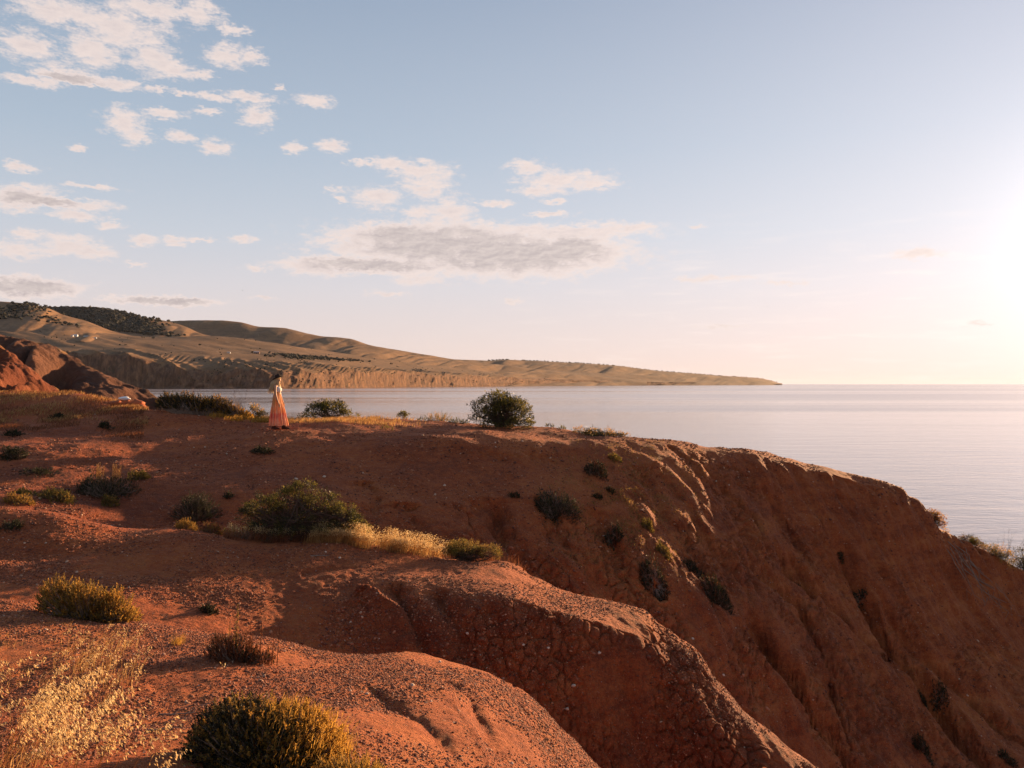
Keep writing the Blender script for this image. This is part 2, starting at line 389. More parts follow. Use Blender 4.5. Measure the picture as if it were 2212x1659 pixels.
C.append(curve([(-900, 1000, 19.5), (0, 1030, 19), (150, 1040, 19), (300, 1055, 19), (600, 1062, 19.5), (900, 1105, 20), (1200, 1170, 20.3), (1350, 1200, 20.8), (1500, 1250, 21.2), (1650, 1340, 22), (1800, 1450, 22.5), (1950, 1530, 23.5), (2212, 1620, 24.5), (3000, 1800, 26)]))
C.append(curve([(-900, 930, 24), (0, 950, 23), (300, 965, 23), (600, 978, 22.8), (900, 990, 23), (1200, 1015, 23.5), (1350, 1025, 24.2), (1500, 1060, 25), (1650, 1110, 26.5), (1800, 1190, 27.4), (1950, 1270, 28), (2080, 1350, 28.5), (2212, 1430, 28.8), (3000, 1700, 30)]))
C.append(curve([(-900, 880, 28), (0, 905, 27.5), (150, 905, 27), (300, 915, 26.5), (450, 922, 26), (600, 928.5, 25.3), (750, 932, 25), (880, 936, 24.8), (1000, 945, 24.6), (1250, 946.5, 25.8), (1400, 950, 27.2), (1480, 958, 27.8),
                (1540, 974, 28.4), (1600, 975, 29), (1700, 998, 29.6), (1850, 1035, 30.2), (1930, 1062, 30.3), (1990, 1115, 30.3), (2050, 1180, 30.5), (2212, 1290, 31.3), (3000, 1560, 33)]))
L3 = len(C)-1
C.append(curve([(-900, 850, 33), (-100, 850, 32), (60, 848, 32), (150, 850, 31.5), (250, 868, 30), (340, 888, 28.5), (450, 898, 28), (550, 906, 28), (650, 908, 28.5), (760, 904, 29.5), (900, 906, 30), (1000, 914, 29.5), (1100, 921, 29),
                (1180, 923, 29), (1225, 930, 28.5), (1290, 943, 28), (1400, 947.5, 28.2), (1480, 953, 28.8), (1530, 967, 29.2), (1600, 968, 30), (1700, 990, 30.6), (1850, 1026, 31), (1930, 1046, 31), (1990, 1092, 31), (2050, 1152, 31.2), (2130, 1190, 31.8), (2212, 1232, 32.3), (3000, 1480, 34)]))
CR = len(C)-1
C.append(curve([(-900, -1.4, 40), (0, -1.6, 40), (300, -2.6, 38), (600, -3.4, 38), (1100, -4.5, 36), (1500, -6, 35), (2000, -9, 35), (2300, -11, 36), (3000, -14, 38)], 'z'))
C.append(curve([(-900, -8, 52), (0, -9, 52), (600, -16, 52), (1100, -20, 50), (3000, -24, 48)], 'z'))
C.append(curve([(-900, -25.5, 66), (3000, -25.5, 62)], 'z'))
xs = np.concatenate([np.arange(-640, -20, 9.0), np.arange(-20, 2232, 2.6), np.arange(2232, 2860, 9.0)])
rows = [14, 40, 90, 18, 150, 72, 14, 110, 80, 60, 44, 22, 10, 6, 4]
LAND, U = sweep(C, xs, rows)
Ug = np.broadcast_to(U[:, None], LAND.shape[:2]); Xg = np.broadcast_to(xs[None, :], LAND.shape[:2])
def on_land(px, py, u0, u1):
    j = int(np.argmin(abs(xs-px)))
    P = LAND[:, j]; pr = 829.5-(P[:, 2]-ZC)/(K*P[:, 1])
    ok = np.where((U >= u0) & (U <= u1))[0]
    i = ok[np.argmin(abs(pr[ok]-py))]
    return LAND[i, j].copy()
CARVE = [  # (survey polyline, band, half width m, depth m (+ in, - out))
 ([(1385,1005),(1420,1050),(1445,1110),(1490,1180),(1530,1235),(1560,1290),(1590,1340)], (V2,CR), .45, .24),
 ([(1410,1000),(1470,1070),(1530,1150),(1590,1235),(1640,1300)], (V2,CR), .32, .16),
 ([(1440,960),(1500,1010),(1560,1075)], (V2,CR), .3, .08),
 ([(1553,1032),(1600,1080),(1640,1130)], (V2,CR), .2, .20),
 ([(1669,1178),(1720,1220),(1780,1275),(1841,1338),(1900,1390)], (V2,CR), .3, .55),
 ([(1798,1137),(1841,1228),(1870,1271),(1913,1348),(1990,1434),(2057,1535),(2119,1631)], (V2,CR), .42, .55),
 ([(1745,1262),(1800,1310),(1860,1362),(1922,1415)], (V2,CR), .35, -.2),
 ([(1611,1199),(1660,1240),(1721,1286),(1788,1439),(1836,1602)], (V2,CR), .25, .28),
 ([(1611,1305),(1673,1391),(1733,1490),(1793,1573),(1830,1650)], (V2,CR), .3, .40),
 ([(1597,1324),(1640,1430),(1702,1515),(1769,1582)], (V2,CR), .4, -.18),
 ([(1640,1030),(1700,1120),(1740,1180)], (V2,CR), .2, .16),
 ([(1720,1040),(1780,1130),(1840,1190)], (V2,CR), .22, .18),
 ([(1900,1290),(1980,1380),(2080,1470),(2170,1560)], (V2,CR), .4, .3),
 ([(2020,1180),(2090,1290),(2180,1400)], (V2,CR), .3, .15),
 ([(790,1030),(806,1068),(812,1110)], (V2,CR), .28, .12),
 ([(876,1085),(890,1120),(905,1150)], (V2,CR), .3, .14),
 ([(1005,1085),(1022,1130),(1040,1170)], (V2,CR), .3, .16),
 ([(1063,1070),(1095,1150),(1125,1205)], (V2,CR), .35, .45),
 ([(540,985),(530,1010),(545,1045),(560,1075)], (V2,CR), .3, .06),
 ([(1180,1080),(1200,1130),(1230,1180)], (V2,CR), .3, .2),
 ([(1290,1090),(1320,1160),(1350,1230)], (V2,CR), .35, .25),
 ([(850,1255),(871,1291),(893,1344),(920,1396),(940,1430)], (V1,V2-1), .14, .22),
 ([(945,1270),(960,1300),(981,1326),(1003,1379),(1021,1423)], (V1,V2-1), .12, .18),
 ([(757,1282),(795,1288),(830,1308),(871,1339),(885,1365)], (V1,V2-1), .16, -.18),
 ([(640,1245),(690,1235),(760,1222)], (V1,V2), .12, .05),
 ([(1050,1310),(1075,1360),(1090,1420)], (V1,V2-1), .15, .12),
 ([(1180,1330),(1200,1400),(1215,1480)], (V1,V2-1), .2, .14),
 ([(1320,1400),(1350,1480),(1380,1560),(1420,1640)], (V1,V2-1), .25, .22),
 ([(1450,1480),(1480,1560),(1520,1640)], (V1,V2-1), .2, -.15),
 ([(1408,1262),(1432,1265)], (V2,CR), .13, .5),
 ([(780,1480),(841,1519),(907,1554),(959,1598),(990,1650)], (0,V1), .10, .10),
 ([(960,1465),(1003,1497),(1047,1554),(1091,1628)], (0,V1), .10, .12),
 ([(1100,1500),(1140,1530),(1170,1570),(1200,1625)], (0,V1), .09, .10),
 ([(900,1450),(950,1500),(1000,1560),(1040,1640)], (0,V1), .12, -.07),
]
dz = np.zeros(LAND.shape[:2])
for pl, band, wd, dep in CARVE:
    wp = [on_land(x, y, band[0], band[1]) for x, y in pl]
    m = (Ug >= band[0]-.3) & (Ug <= band[1]+.3)
    Xs, Ys = LAND[..., 0], LAND[..., 1]
    wig = .35*wd*perlin(Xs*1.7/wd*.4, Ys*1.7/wd*.4, 3.3)
    d, t, side = seg_dist(Xs+wig, Ys+wig, wp)
    amp = sstep(0, .12, t)*(1-.5*sstep(.8, 1, t))
    wv_ = np.where(side > 0, wd*1.6, wd*.8)
    dz -= np.where(m, dep*(.45 if band[0] == 0 else 1.0 if band[0] == V1 else 2.1 if pl[0][0] > 1600 else 1.6 if pl[0][0] > 1590 else 1.1)*amp*(np.exp(-(d/(wv_*.8))**1.3)-.04*np.exp(-((d-1.7*wd)/(.8*wd))**2)*(side < 0)), 0)
LAND[..., 2] += dz
X, Y, Z = LAND[..., 0], LAND[..., 1], LAND[..., 2]
N0 = normals(LAND)
steep = sstep(.93, .72, N0[..., 2])
keep = 1-.75*np.exp(-((Ug-CR)/.35)**2)-.5*np.exp(-((Ug-3)/.2)**2)
big = fbm(X/3.2, Y/3.2, 0.3, 3)*.13*np.clip(Y/14, .35, 1.2)*keep
rill = (np.abs(perlin(X/.55+.2*Y, Z/2.2, Y/3.0))-.25)*.16*steep*np.clip(Y/16, .5, 1.3)
rill2 = (np.abs(perlin((X+1.3*(Y-28))/1.7, (X-Y)/9, 9))-.25)*.30*steep*sstep(15, 22, Y)+(np.abs(perlin((X+1.3*(Y-28))/.55, (X-Y)/6, 3))-.25)*.10*steep*sstep(15, 22, Y)
LAND[..., 2] += big
N0 = normals(LAND)
det = fbm(X/.85, Y/.85, Z/.85, 2)*.035+fbm(X/.24, Y/.24, Z/.24, 3, .6)*.0115+rill+rill2+(np.abs(perlin(X/.7, Y/.7, Z/.7+3))-.2)*.09*steep*sstep(16, 20, Y)
lump = np.clip(perlin(X/.14, Y/.14, Z/.14), 0, 1)*.022*(.4+.6*np.clip(perlin(X/2+5, Y/2, 0)+.5, 0, 1))*(Y < 22)
LAND += N0*(det+lump)[..., None]
cm = (steep > .12) & (Y > 8) & (Y < 28)
cs_ = np.where(Y[cm] > 16, .34, .20)[:, None]/.20
ck = cracks(LAND[cm]/cs_+.05*np.stack([perlin(X[cm]*5, Y[cm]*5, Z[cm]*5)]*3, -1), .20)
cka = np.zeros(steep.shape); cka[cm] = (1-sstep(0, .16, ck))*steep[cm]
cka *= sstep(-.25, .25, perlin(X/1.6, Y/1.6, Z/1.6+4)+.12)
LAND -= N0*(cka*np.where(Y > 16, .085, .05))[..., None]
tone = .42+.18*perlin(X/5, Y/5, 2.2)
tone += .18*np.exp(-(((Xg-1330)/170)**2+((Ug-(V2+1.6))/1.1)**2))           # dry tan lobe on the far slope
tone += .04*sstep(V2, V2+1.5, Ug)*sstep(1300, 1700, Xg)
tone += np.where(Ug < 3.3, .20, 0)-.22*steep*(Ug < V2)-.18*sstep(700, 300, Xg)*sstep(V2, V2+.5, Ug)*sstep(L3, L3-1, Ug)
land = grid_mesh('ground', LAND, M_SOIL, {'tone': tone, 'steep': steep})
tag(land, kind='structure')

# ------------------------------------------------------------------ left: red gully wall and brown headland
def side_cliff(name, curves, xs2, rows2, mat, amp, wl, skew, seed):
    P, u = sweep(curves, xs2, rows2)
    X, Y, Z = P[..., 0], P[..., 1], P[..., 2]
    ug = np.broadcast_to(u[:, None], X.shape)
    crest = len(curves)-2
    mask = sstep(crest, crest-.35, ug)*sstep(-.2, .3, ug)
    a = (X+skew*(Z-ZC))/wl
    r = 1-np.abs(perlin(a, Y*.01, seed))*2.2
    r2 = 1-np.abs(perlin(a*2.3, Z*.15, seed+3))*2
    P[..., 2] -= mask*amp*(np.clip(r, 0, 1)**2+.4*np.clip(r2, 0, 1)**2)
    P[..., 2] += .12*amp*fbm(X/wl*2.2, Y/wl*2.2, 1, 4)
    o = grid_mesh(name, P, mat, {'rock': sstep(crest+.25, crest-.22, ug)})
    return tag(o, kind='structure')
M_BROWN = clifflet_material('brown_earth', (.055, .026, .017), (.10, .044, .027), (.17, .075, .042), (.17, .085, .032))
M_REDW = clifflet_material('red_earth', (.085, .026, .015), (.15, .044, .021), (.22, .075, .032), (.20, .10, .035))
bc = [curve([(-700, -16, 78), (600, -20, 78)], 'z'),
      curve([(-700, -3.5, 98), (0, -4.5, 98), (200, -6.5, 98), (350, -9, 98), (600, -20, 98)], 'z'),
      curve([(-700, 690, 128), (-200, 700, 128), (0, 722, 126), (60, 734, 125), (100, 745, 124), (140, 759, 123), (175, 782, 121), (200, 797, 120), (235, 812, 119), (270, 829, 118), (310, 843, 117), (345, 858, 116), (420, 900, 115), (600, 1050, 112)]),
      curve([(-700, -8, 175), (600, -30, 175)], 'z')]
side_cliff('headland', bc, np.arange(-640, 600, 3.0), [30, 130, 20], M_BROWN, 5.5, 7, .9, 1.7)
rc = [curve([(-700, -6, 46), (300, -9, 46)], 'z'),
      curve([(-700, 800, 56), (0, 842, 56), (60, 850, 56), (120, 870, 56), (300, 1000, 56)]),
      curve([(-700, 700, 74), (-200, 712, 74), (0, 752, 72), (30, 770, 71), (60, 792, 70), (85, 815, 69), (105, 832, 68), (140, 862, 67), (300, 980, 66)]),
      curve([(-700, -6, 98), (300, -20, 98)], 'z')]
side_cliff('red_cliff', rc, np.arange(-640, 300, 3.0), [16, 100, 16], M_REDW, 4.5, 3.2, .8, 5.2)

# ------------------------------------------------------------------ far coast and hills
shore = [(-700, 3500), (0, 3700), (300, 3850), (600, 4150), (750, 4800), (830, 5400), (1000, 6900), (1060, 7600), (1300, 11000), (1500, 14500), (1690, 18000)]
sx = [a for a, b in shore]; sy = [b for a, b in shore]
def SY(x): return float(pchip(sx, sy, np.array([float(x)]))[0])
def coast(pts, m):
    out_ = []
    for x, py in pts:
        f = float(sstep(900, 1500, np.array([float(x)]))[()])
        out_.append((x, py, SY(x)*(1+(m-1)*(1-.8*f))))
    return curve(out_)
cc = [curve([(x, -ZC-3, y*.985) for x, y in shore], 'z'), curve([(x, -ZC+.6, y) for x, y in shore], 'z'),
      coast([(-700,752),(0,760),(150,763),(250,765),(330,780),(400,800),(500,800),(600,803),(750,804),(900,807),(1000,811),(1100,816),(1300,822),(1500,826.5),(1650,828),(1690,830.4)], 1.012),
      coast([(-700,740),(0,750),(122,754),(268,755),(317,763),(415,769),(488,773),(600,779),(700,785),(800,793),(900,798),(1000,805),(1100,811),(1300,819),(1500,825),(1640,826),(1690,829.8)], 1.13),
      coast([(-700,700),(0,711),(100,716),(250,730),(450,744),(600,756),(760,770),(900,783),(1000,792),(1100,802),(1300,812),(1500,820),(1640,823),(1690,829.6)], 1.38),
      coast([(-700,688),(0,696),(100,704),(180,713),(250,724),(342,731),(448,727),(500,730),(581,741),(683,757),(756,767),(900,776),(1100,795),(1300,806),(1500,816),(1640,821),(1690,829.6)], 1.62),
      coast([(-700,710),(0,720),(342,755),(683,780),(1100,815),(1690,831)], 1.95)]
fx = np.arange(-660, 1692, 2.4)
P, u = sweep(cc, fx, [3, 34, 46, 44, 24, 4])
ug = np.broadcast_to(u[:, None], P.shape[:2]); xg = np.broadcast_to(fx[None, :], P.shape[:2])
sc_ = P[..., 1]*K                      # metres per survey unit at that distance
hgt = np.clip(P[..., 2], 0, None)
m1 = sstep(1.05, 1.6, ug)*sstep(3.15, 2.75, ug)
wob = 26*perlin(xg/95, ug*1.1, 2)
sp = xg+wob-70*(ug-3)+12
rid = np.abs(perlin(sp/40, ug*.25, 7.7))*2
rid2 = np.abs(perlin(sp/17, ug*.5, 3.1))*2
SPURS = [(9, 13, [(120,757),(190,790),(240,836)]), (10, 13, [(172,757),(250,795),(300,838)]), (9, 12, [(220,757),(310,800),(350,838)]), (15, 20, [(268,756),(350,776),(400,806),(432,838)]), (6, 12, [(330,766),(400,785),(450,815),(470,838)]),
         (9, 12, [(440,774),(500,793),(548,815),(560,838)]), (12, 15, [(478,776),(540,795),(592,818),(610,838)]), (9, 11, [(520,778),(600,800),(640,822),(650,838)]), (11, 14, [(560,780),(640,797),(680,815),(690,836)]),
         (9, 12, [(610,783),(700,799),(730,818),(738,836)]), (12, 16, [(665,785),(755,800),(800,820),(808,836)]), (8, 11, [(720,789),(800,800),(845,822),(850,836)]), (10, 13, [(780,794),(870,806),(905,824),(910,835)]),
         (8, 11, [(840,797),(925,810),(955,826),(960,834)]), (9, 12, [(900,799),(985,814),(1010,828),(1015,834)]), (8, 14, [(960,803),(1040,816),(1075,828)]), (7, 16, [(1030,808),(1120,820),(1160,829)])]
def coast_u(x, y):
    j = int(np.argmin(abs(fx-x))); pr = 829.5-(P[:, j, 2]-ZC)/(K*P[:, j, 1]); ok = np.where(u < 3.3)[0]
    return u[ok[np.argmin(abs(pr[ok]-y))]]
sp_add = np.zeros(P.shape[:2]); wx = 5*perlin(xg/30, ug*2.2, 6)
for A_, w_, pl in SPURS:
    uu = np.array([coast_u(x, y) for x, y in pl])[::-1]; xx = np.array([x for x, y in pl], float)[::-1]
    o_ = np.argsort(uu); dx_ = xg+wx-np.interp(ug, uu[o_], xx[o_])
    prof = np.where(dx_ > 0, np.exp(-(np.abs(dx_)/w_)**1.15), np.exp(-(np.abs(dx_)/(w_*.75))**1.3))
    sp_add = np.maximum(sp_add, A_*prof*sstep(uu.min()-.05, uu.min()+.5, ug)*sstep(uu.max()+.25, uu.max()-.15, ug))
m1b = m1*sstep(880, 1050, xg)
P[..., 2] += sc_*sp_add*.6-sc_*2.0*sstep(1.2, 1.8, ug)*sstep(3.1, 2.7, ug)*sstep(1200, 1000, xg)
P[..., 2] -= sc_*(m1b*9*np.clip(1-rid*2.0, 0, 1)+m1*3.2*np.clip(1-rid2*2.0, 0, 1)*(perlin(xg/80, 3.3, 1)+.7))*np.clip(hgt/(60*sc_), 0, 1)
low = sstep(1.0, 1.3, ug)*sstep(2.4, 1.9, ug)
P[..., 1] += low*sc_*(11*fbm((xg-25*ug)/26, ug*1.2, 1.0, 3, .6)+7*np.abs(perlin((xg-12*ug)/7, ug*.8, 4)))
plain = sstep(2.9, 3.4, ug)*sstep(5.0, 4.6, ug)
P[..., 2] += plain*sc_*(2.4*perlin(xg/55+ug*3.2, ug*1.6, 12)+1.1*perlin(xg/90+ug*1.5, ug*2.0, 4)+.9*perlin(xg/35+ug*3, ug*5.0, 8))
nz_ = np.abs(normals(P)[..., 2]); o = grid_mesh('far_coast', P, M_HILL, {'rock': np.maximum(sstep(2.2, 1.8, ug+.35*perlin(xg/22, ug*1.4, 5)-.35*sstep(950, 1200, xg)), .8*sstep(.72, .45, nz_)*(ug < 2.2))})
tag(o, kind='structure')
FAR = {'coast': (P, fx, u)}
def hill(name, crest, Yc, foot_py, seed, amp=9.0, wl=60):
    def yy(x): return Yc if not callable(Yc) else Yc(x)
    cr = curve([(x, py, yy(x)) for x, py in crest])
    x0, x1 = crest[0][0], crest[-1][0]
    def off(dpy, f, keep=1.0): return curve([(x, py+dpy*keep, yy(x)*f) for x, py in crest])
    cs = [curve([(x, max(foot_py, py+20)+25, yy(x)*.74) for x, py in crest]),
          curve([(x, (py+max(foot_py, py+20))/2+4, yy(x)*.88) for x, py in crest]), cr, off(14, 1.18)]
    xs3 = np.arange(x0, x1, 3.0)
    P, u = sweep(cs, xs3, [42, 60, 8])
    ug = np.broadcast_to(u[:, None], P.shape[:2]); xg = np.broadcast_to(xs3[None, :], P.shape[:2])
    mk = sstep(2.0, 1.55, ug)
    s = P[..., 1]*K
    sp = xg-55*(ug-2)+16*perlin(xg/70, ug, seed+1)
    P[..., 2] -= mk*s*amp*(np.clip(1-np.abs(perlin(sp/wl, ug*.4, seed))*3, 0, 1)+.35*np.clip(1-np.abs(perlin(sp/wl*2.6, ug*.8, seed+5))*3, 0, 1))
    P[..., 2] += s*.35*fbm(xg/14, ug*6, seed+2, 3)+mk*s*2.6*perlin(xg/38-ug*.8, ug*2.4, seed+7)
    o = grid_mesh(name, P, M_HILL, {'rock': np.zeros(P.shape[:2])})
    tag(o, kind='structure'); FAR[name] = (P, xs3, u)
    return o
hill('wooded_hill', [(-700,640),(-100,670),(60,672),(113,667),(147,666),(205,667),(267,677),(308,685),(362,694),(393,703),(444,724),(520,742),(600,765)], 7400, 745, 3.3, 5, 80)
hill('near_hill', [(-700,625),(-200,640),(0,651),(61,656),(102,665),(137,680),(188,694),(239,714),(290,727),(342,740),(420,765)], 6300, 712, 1.1, 5, 85)
hill('middle_hill', [(180,715),(300,700),(366,694),(417,692),(470,692),(513,695),(564,706),(608,708),(666,721),(701,727),(731,729),(756,732),(800,746),(870,758),(940,770),(1000,779),(1100,790),(1250,808),(1400,825)], lambda x: 8800 if x < 800 else 8800+6*(x-800), 765, 8.4, 7, 95)
hill('far_headland', [(800,790),(900,779),(960,776),(1060,779),(1088,777),(1115,778),(1200,782),(1320,789),(1430,802),(1500,807),(1560,812),(1640,817),(1665,822),(1686,829.6)], lambda x: 10500+(x-800)*9.5, 812, 6.1, 4, 60)

# ------------------------------------------------------------------ thin sea haze
me = bpy.data.meshes.new('haze'); B_, z0_, z1_ = 165000.0, -6.0, 900.0
me.from_pydata([(x*B_, y*B_, z) for z in (z0_, z1_) for x, y in ((-1,-1),(1,-1),(1,1),(-1,1))], [], [(0,3,2,1),(4,5,6,7),(0,1,5,4),(1,2,6,5),(2,3,7,6),(3,0,4,7)])
hm = bpy.data.materials.new('haze'); hm.use_nodes = True; ht = NT(hm.node_tree); ht.n.clear()
ho = ht.add('ShaderNodeOutputMaterial'); hv = ht.add('ShaderNodeVolumePrincipled', ins={'Color': (.80, .84, 1.0, 1), 'Density': 2.6e-6, 'Anisotropy': .1})
ht.l.new(hv.outputs[0], ho.inputs['Volume']); me.materials.append(hm)
tag(link('haze', me), kind='stuff')
SC.cycles.volume_bounces = 0

# ------------------------------------------------------------------ plant and object helpers
bpy.context.view_layer.update()
RNG = np.random.RandomState(11)
def ground_z(x, y, default=None):
    ok, loc, nrm, idx = land.ray_cast(Vector((x, y, 60)), Vector((0, 0, -1)))
    return loc.z if ok else default
def width_at(px, Y): return px*K*Y

class Buf:
    def __init__(s): s.v = []; s.f4 = []; s.f3 = []; s.m4 = []; s.m3 = []; s.n = 0
    def quads(s, V, mi=0):                     # V (N,4,3)
        N = len(V)
        if not N: return
        s.v.append(V.reshape(-1, 3)); s.f4.append(np.arange(N*4).reshape(N, 4)+s.n); s.m4.append(np.full(N, mi)); s.n += N*4
    def mesh(s, V, F, mi=0):
        V = np.asarray(V, float); F = np.asarray(F, int)
        s.v.append(V); (s.f4 if F.shape[1] == 4 else s.f3).append(F+s.n); (s.m4 if F.shape[1] == 4 else s.m3).append(np.full(len(F), mi)); s.n += len(V)
    def tube(s, pts, rad, sides=4, mi=0, cap=True):
        pts = np.asarray(pts, float); n = len(pts); rad = np.broadcast_to(rad, n)
        tan = np.gradient(pts, axis=0); tan /= np.linalg.norm(tan, axis=1)[:, None]+1e-9
        ref = np.where(abs(tan[:, 2:3]) > .9, [[1., 0, 0]], [[0, 0, 1.]])
        a = np.cross(tan, ref); a /= np.linalg.norm(a, axis=1)[:, None]+1e-9; b = np.cross(tan, a)
        th = np.arange(sides)*2*np.pi/sides
        V = pts[:, None]+rad[:, None, None]*(np.cos(th)[None, :, None]*a[:, None]+np.sin(th)[None, :, None]*b[:, None])
        i = np.arange(n-1)[:, None]*sides; j = np.arange(sides)[None]; k = (j+1) % sides
        F = np.stack([i+j, i+k, i+k+sides, i+j+sides], -1).reshape(-1, 4)
        s.mesh(V.reshape(-1, 3), F, mi)
    def build(s, name, mats, parent=None, smooth=False):
        me = bpy.data.meshes.new(name)
        V = np.concatenate(s.v).astype(np.float32)
        me.vertices.add(len(V)); me.vertices.foreach_set('co', V.reshape(-1))
        f4 = np.concatenate(s.f4) if s.f4 else np.zeros((0, 4), int); f3 = np.concatenate(s.f3) if s.f3 else np.zeros((0, 3), int)
        li = np.concatenate([f4.reshape(-1), f3.reshape(-1)]).astype(np.int32)
        me.loops.add(len(li)); me.loops.foreach_set('vertex_index', li)
        st = np.concatenate([np.arange(len(f4))*4, len(f4)*4+np.arange(len(f3))*3]).astype(np.int32)
        me.polygons.add(len(st)); me.polygons.foreach_set('loop_start', st)
        mi = np.concatenate(s.m4+s.m3).astype(np.int32); me.polygons.foreach_set('material_index', mi)
        me.polygons.foreach_set('use_smooth', np.full(len(st), smooth))
        for m in (mats if isinstance(mats, (list, tuple)) else [mats]): me.materials.append(m)
        me.update(calc_edges=True)
        return link(name, me, parent)
def unit(v): return v/(np.linalg.norm(v, axis=-1, keepdims=True)+1e-9)
def leaves(buf, p, d, L, W, mi=0, rng=RNG, curl=.15):
    """diamond leaves: base point, direction, length, width"""
    N = len(p); d = unit(d); L = np.broadcast_to(L, N)[:, None]; W = np.broadcast_to(W, N)[:, None]
    s_ = unit(np.cross(d, rng.normal(size=(N, 3)))); n_ = np.cross(s_, d)
    mid = p+d*L*.5+n_*L*curl
    buf.quads(np.stack([p, mid+s_*W*.5, p+d*L, mid-s_*W*.5], 1), mi)
def empty(name, loc, rz=0):
    o = bpy.data.objects.new(name, None); COL.objects.link(o); o.location = loc; o.rotation_euler = (0, 0, rz); o.empty_display_size = .2
    return o

def leaf_mat(name, stops, trans=.4, rough=.6):
    m, t, out = new_mat(name)
    g = t.add('ShaderNodeNewGeometry')
    c = t.ramp(g.outputs['Random Per Island'], stops)
    big_ = t.noise(g.outputs['Position'], 3.5, 2, .5)
    c = t.mix(t.maprange(big_, .35, .65, 0, .35), c, stops[0][1])
    d = t.add('ShaderNodeBsdfPrincipled', ins={'Base Color': c, 'Roughness': rough, 'Specular IOR Level': .25})
    tr = t.add('ShaderNodeBsdfTranslucent', ins={0: c})
    mx = t.add('ShaderNodeMixShader', ins={0: trans, 1: d.outputs[0], 2: tr.outputs[0]})
    t.l.new(mx.outputs[0], out.inputs[0]); return m
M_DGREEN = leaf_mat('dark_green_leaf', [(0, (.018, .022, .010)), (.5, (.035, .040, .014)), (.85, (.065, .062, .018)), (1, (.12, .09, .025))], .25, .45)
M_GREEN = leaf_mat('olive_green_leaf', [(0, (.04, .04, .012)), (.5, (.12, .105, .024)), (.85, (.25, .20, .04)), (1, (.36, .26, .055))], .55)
M_GREY = leaf_mat('grey_green_leaf', [(0, (.10, .065, .022)), (.5, (.22, .14, .038)), (.85, (.38, .235, .055)), (1, (.50, .30, .07))], .55)
M_GOLD = leaf_mat('golden_leaf', [(0, (.22, .115, .025)), (.5, (.40, .21, .04)), (.85, (.54, .30, .06)), (1, (.62, .37, .09))], .6)
M_DRY = leaf_mat('dry_grass', [(0, (.22, .10, .035)), (.5, (.40, .21, .07)), (.85, (.55, .33, .12)), (1, (.62, .42, .18))], .5)
M_OAT = leaf_mat('oat_husk', [(0, (.52, .33, .13)), (.5, (.72, .52, .25)), (1, (.82, .66, .38))], .62)
M_RUST = leaf_mat('rusty_leaf', [(0, (.10, .035, .018)), (.5, (.20, .07, .03)), (1, (.33, .13, .05))], .35)
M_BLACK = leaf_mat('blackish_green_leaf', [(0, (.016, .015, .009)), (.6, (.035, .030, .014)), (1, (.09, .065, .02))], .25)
def plain(name, col, rough=.8, noise_s=None, var=.35, bump=0.0):
    m, t, out = new_mat(name)
    c = col
    ins = {'Roughness': rough, 'Specular IOR Level': .3}
    if noise_s:
        oc = t.add('ShaderNodeTexCoord').outputs['Object']; n = t.noise(oc, noise_s, 6, .65)
        c = t.ramp(n, [(.3, tuple(x*(1-var) for x in col)), (.7, tuple(min(1, x*(1+var)) for x in col))])
        if bump: ins['Normal'] = bump_chain(t, [(n, .8, bump)])
    ins['Base Color'] = c if isinstance(c, bpy.types.NodeSocket) else (*c, 1)
    p = t.add('ShaderNodeBsdfPrincipled', ins=ins); t.l.new(p.outputs[0], out.inputs[0]); return m
M_BARK = plain('bark', (.075, .045, .03), .9, 20, .5)
M_TWIG = plain('grey_twig', (.22, .15, .11), .9, 20, .4)

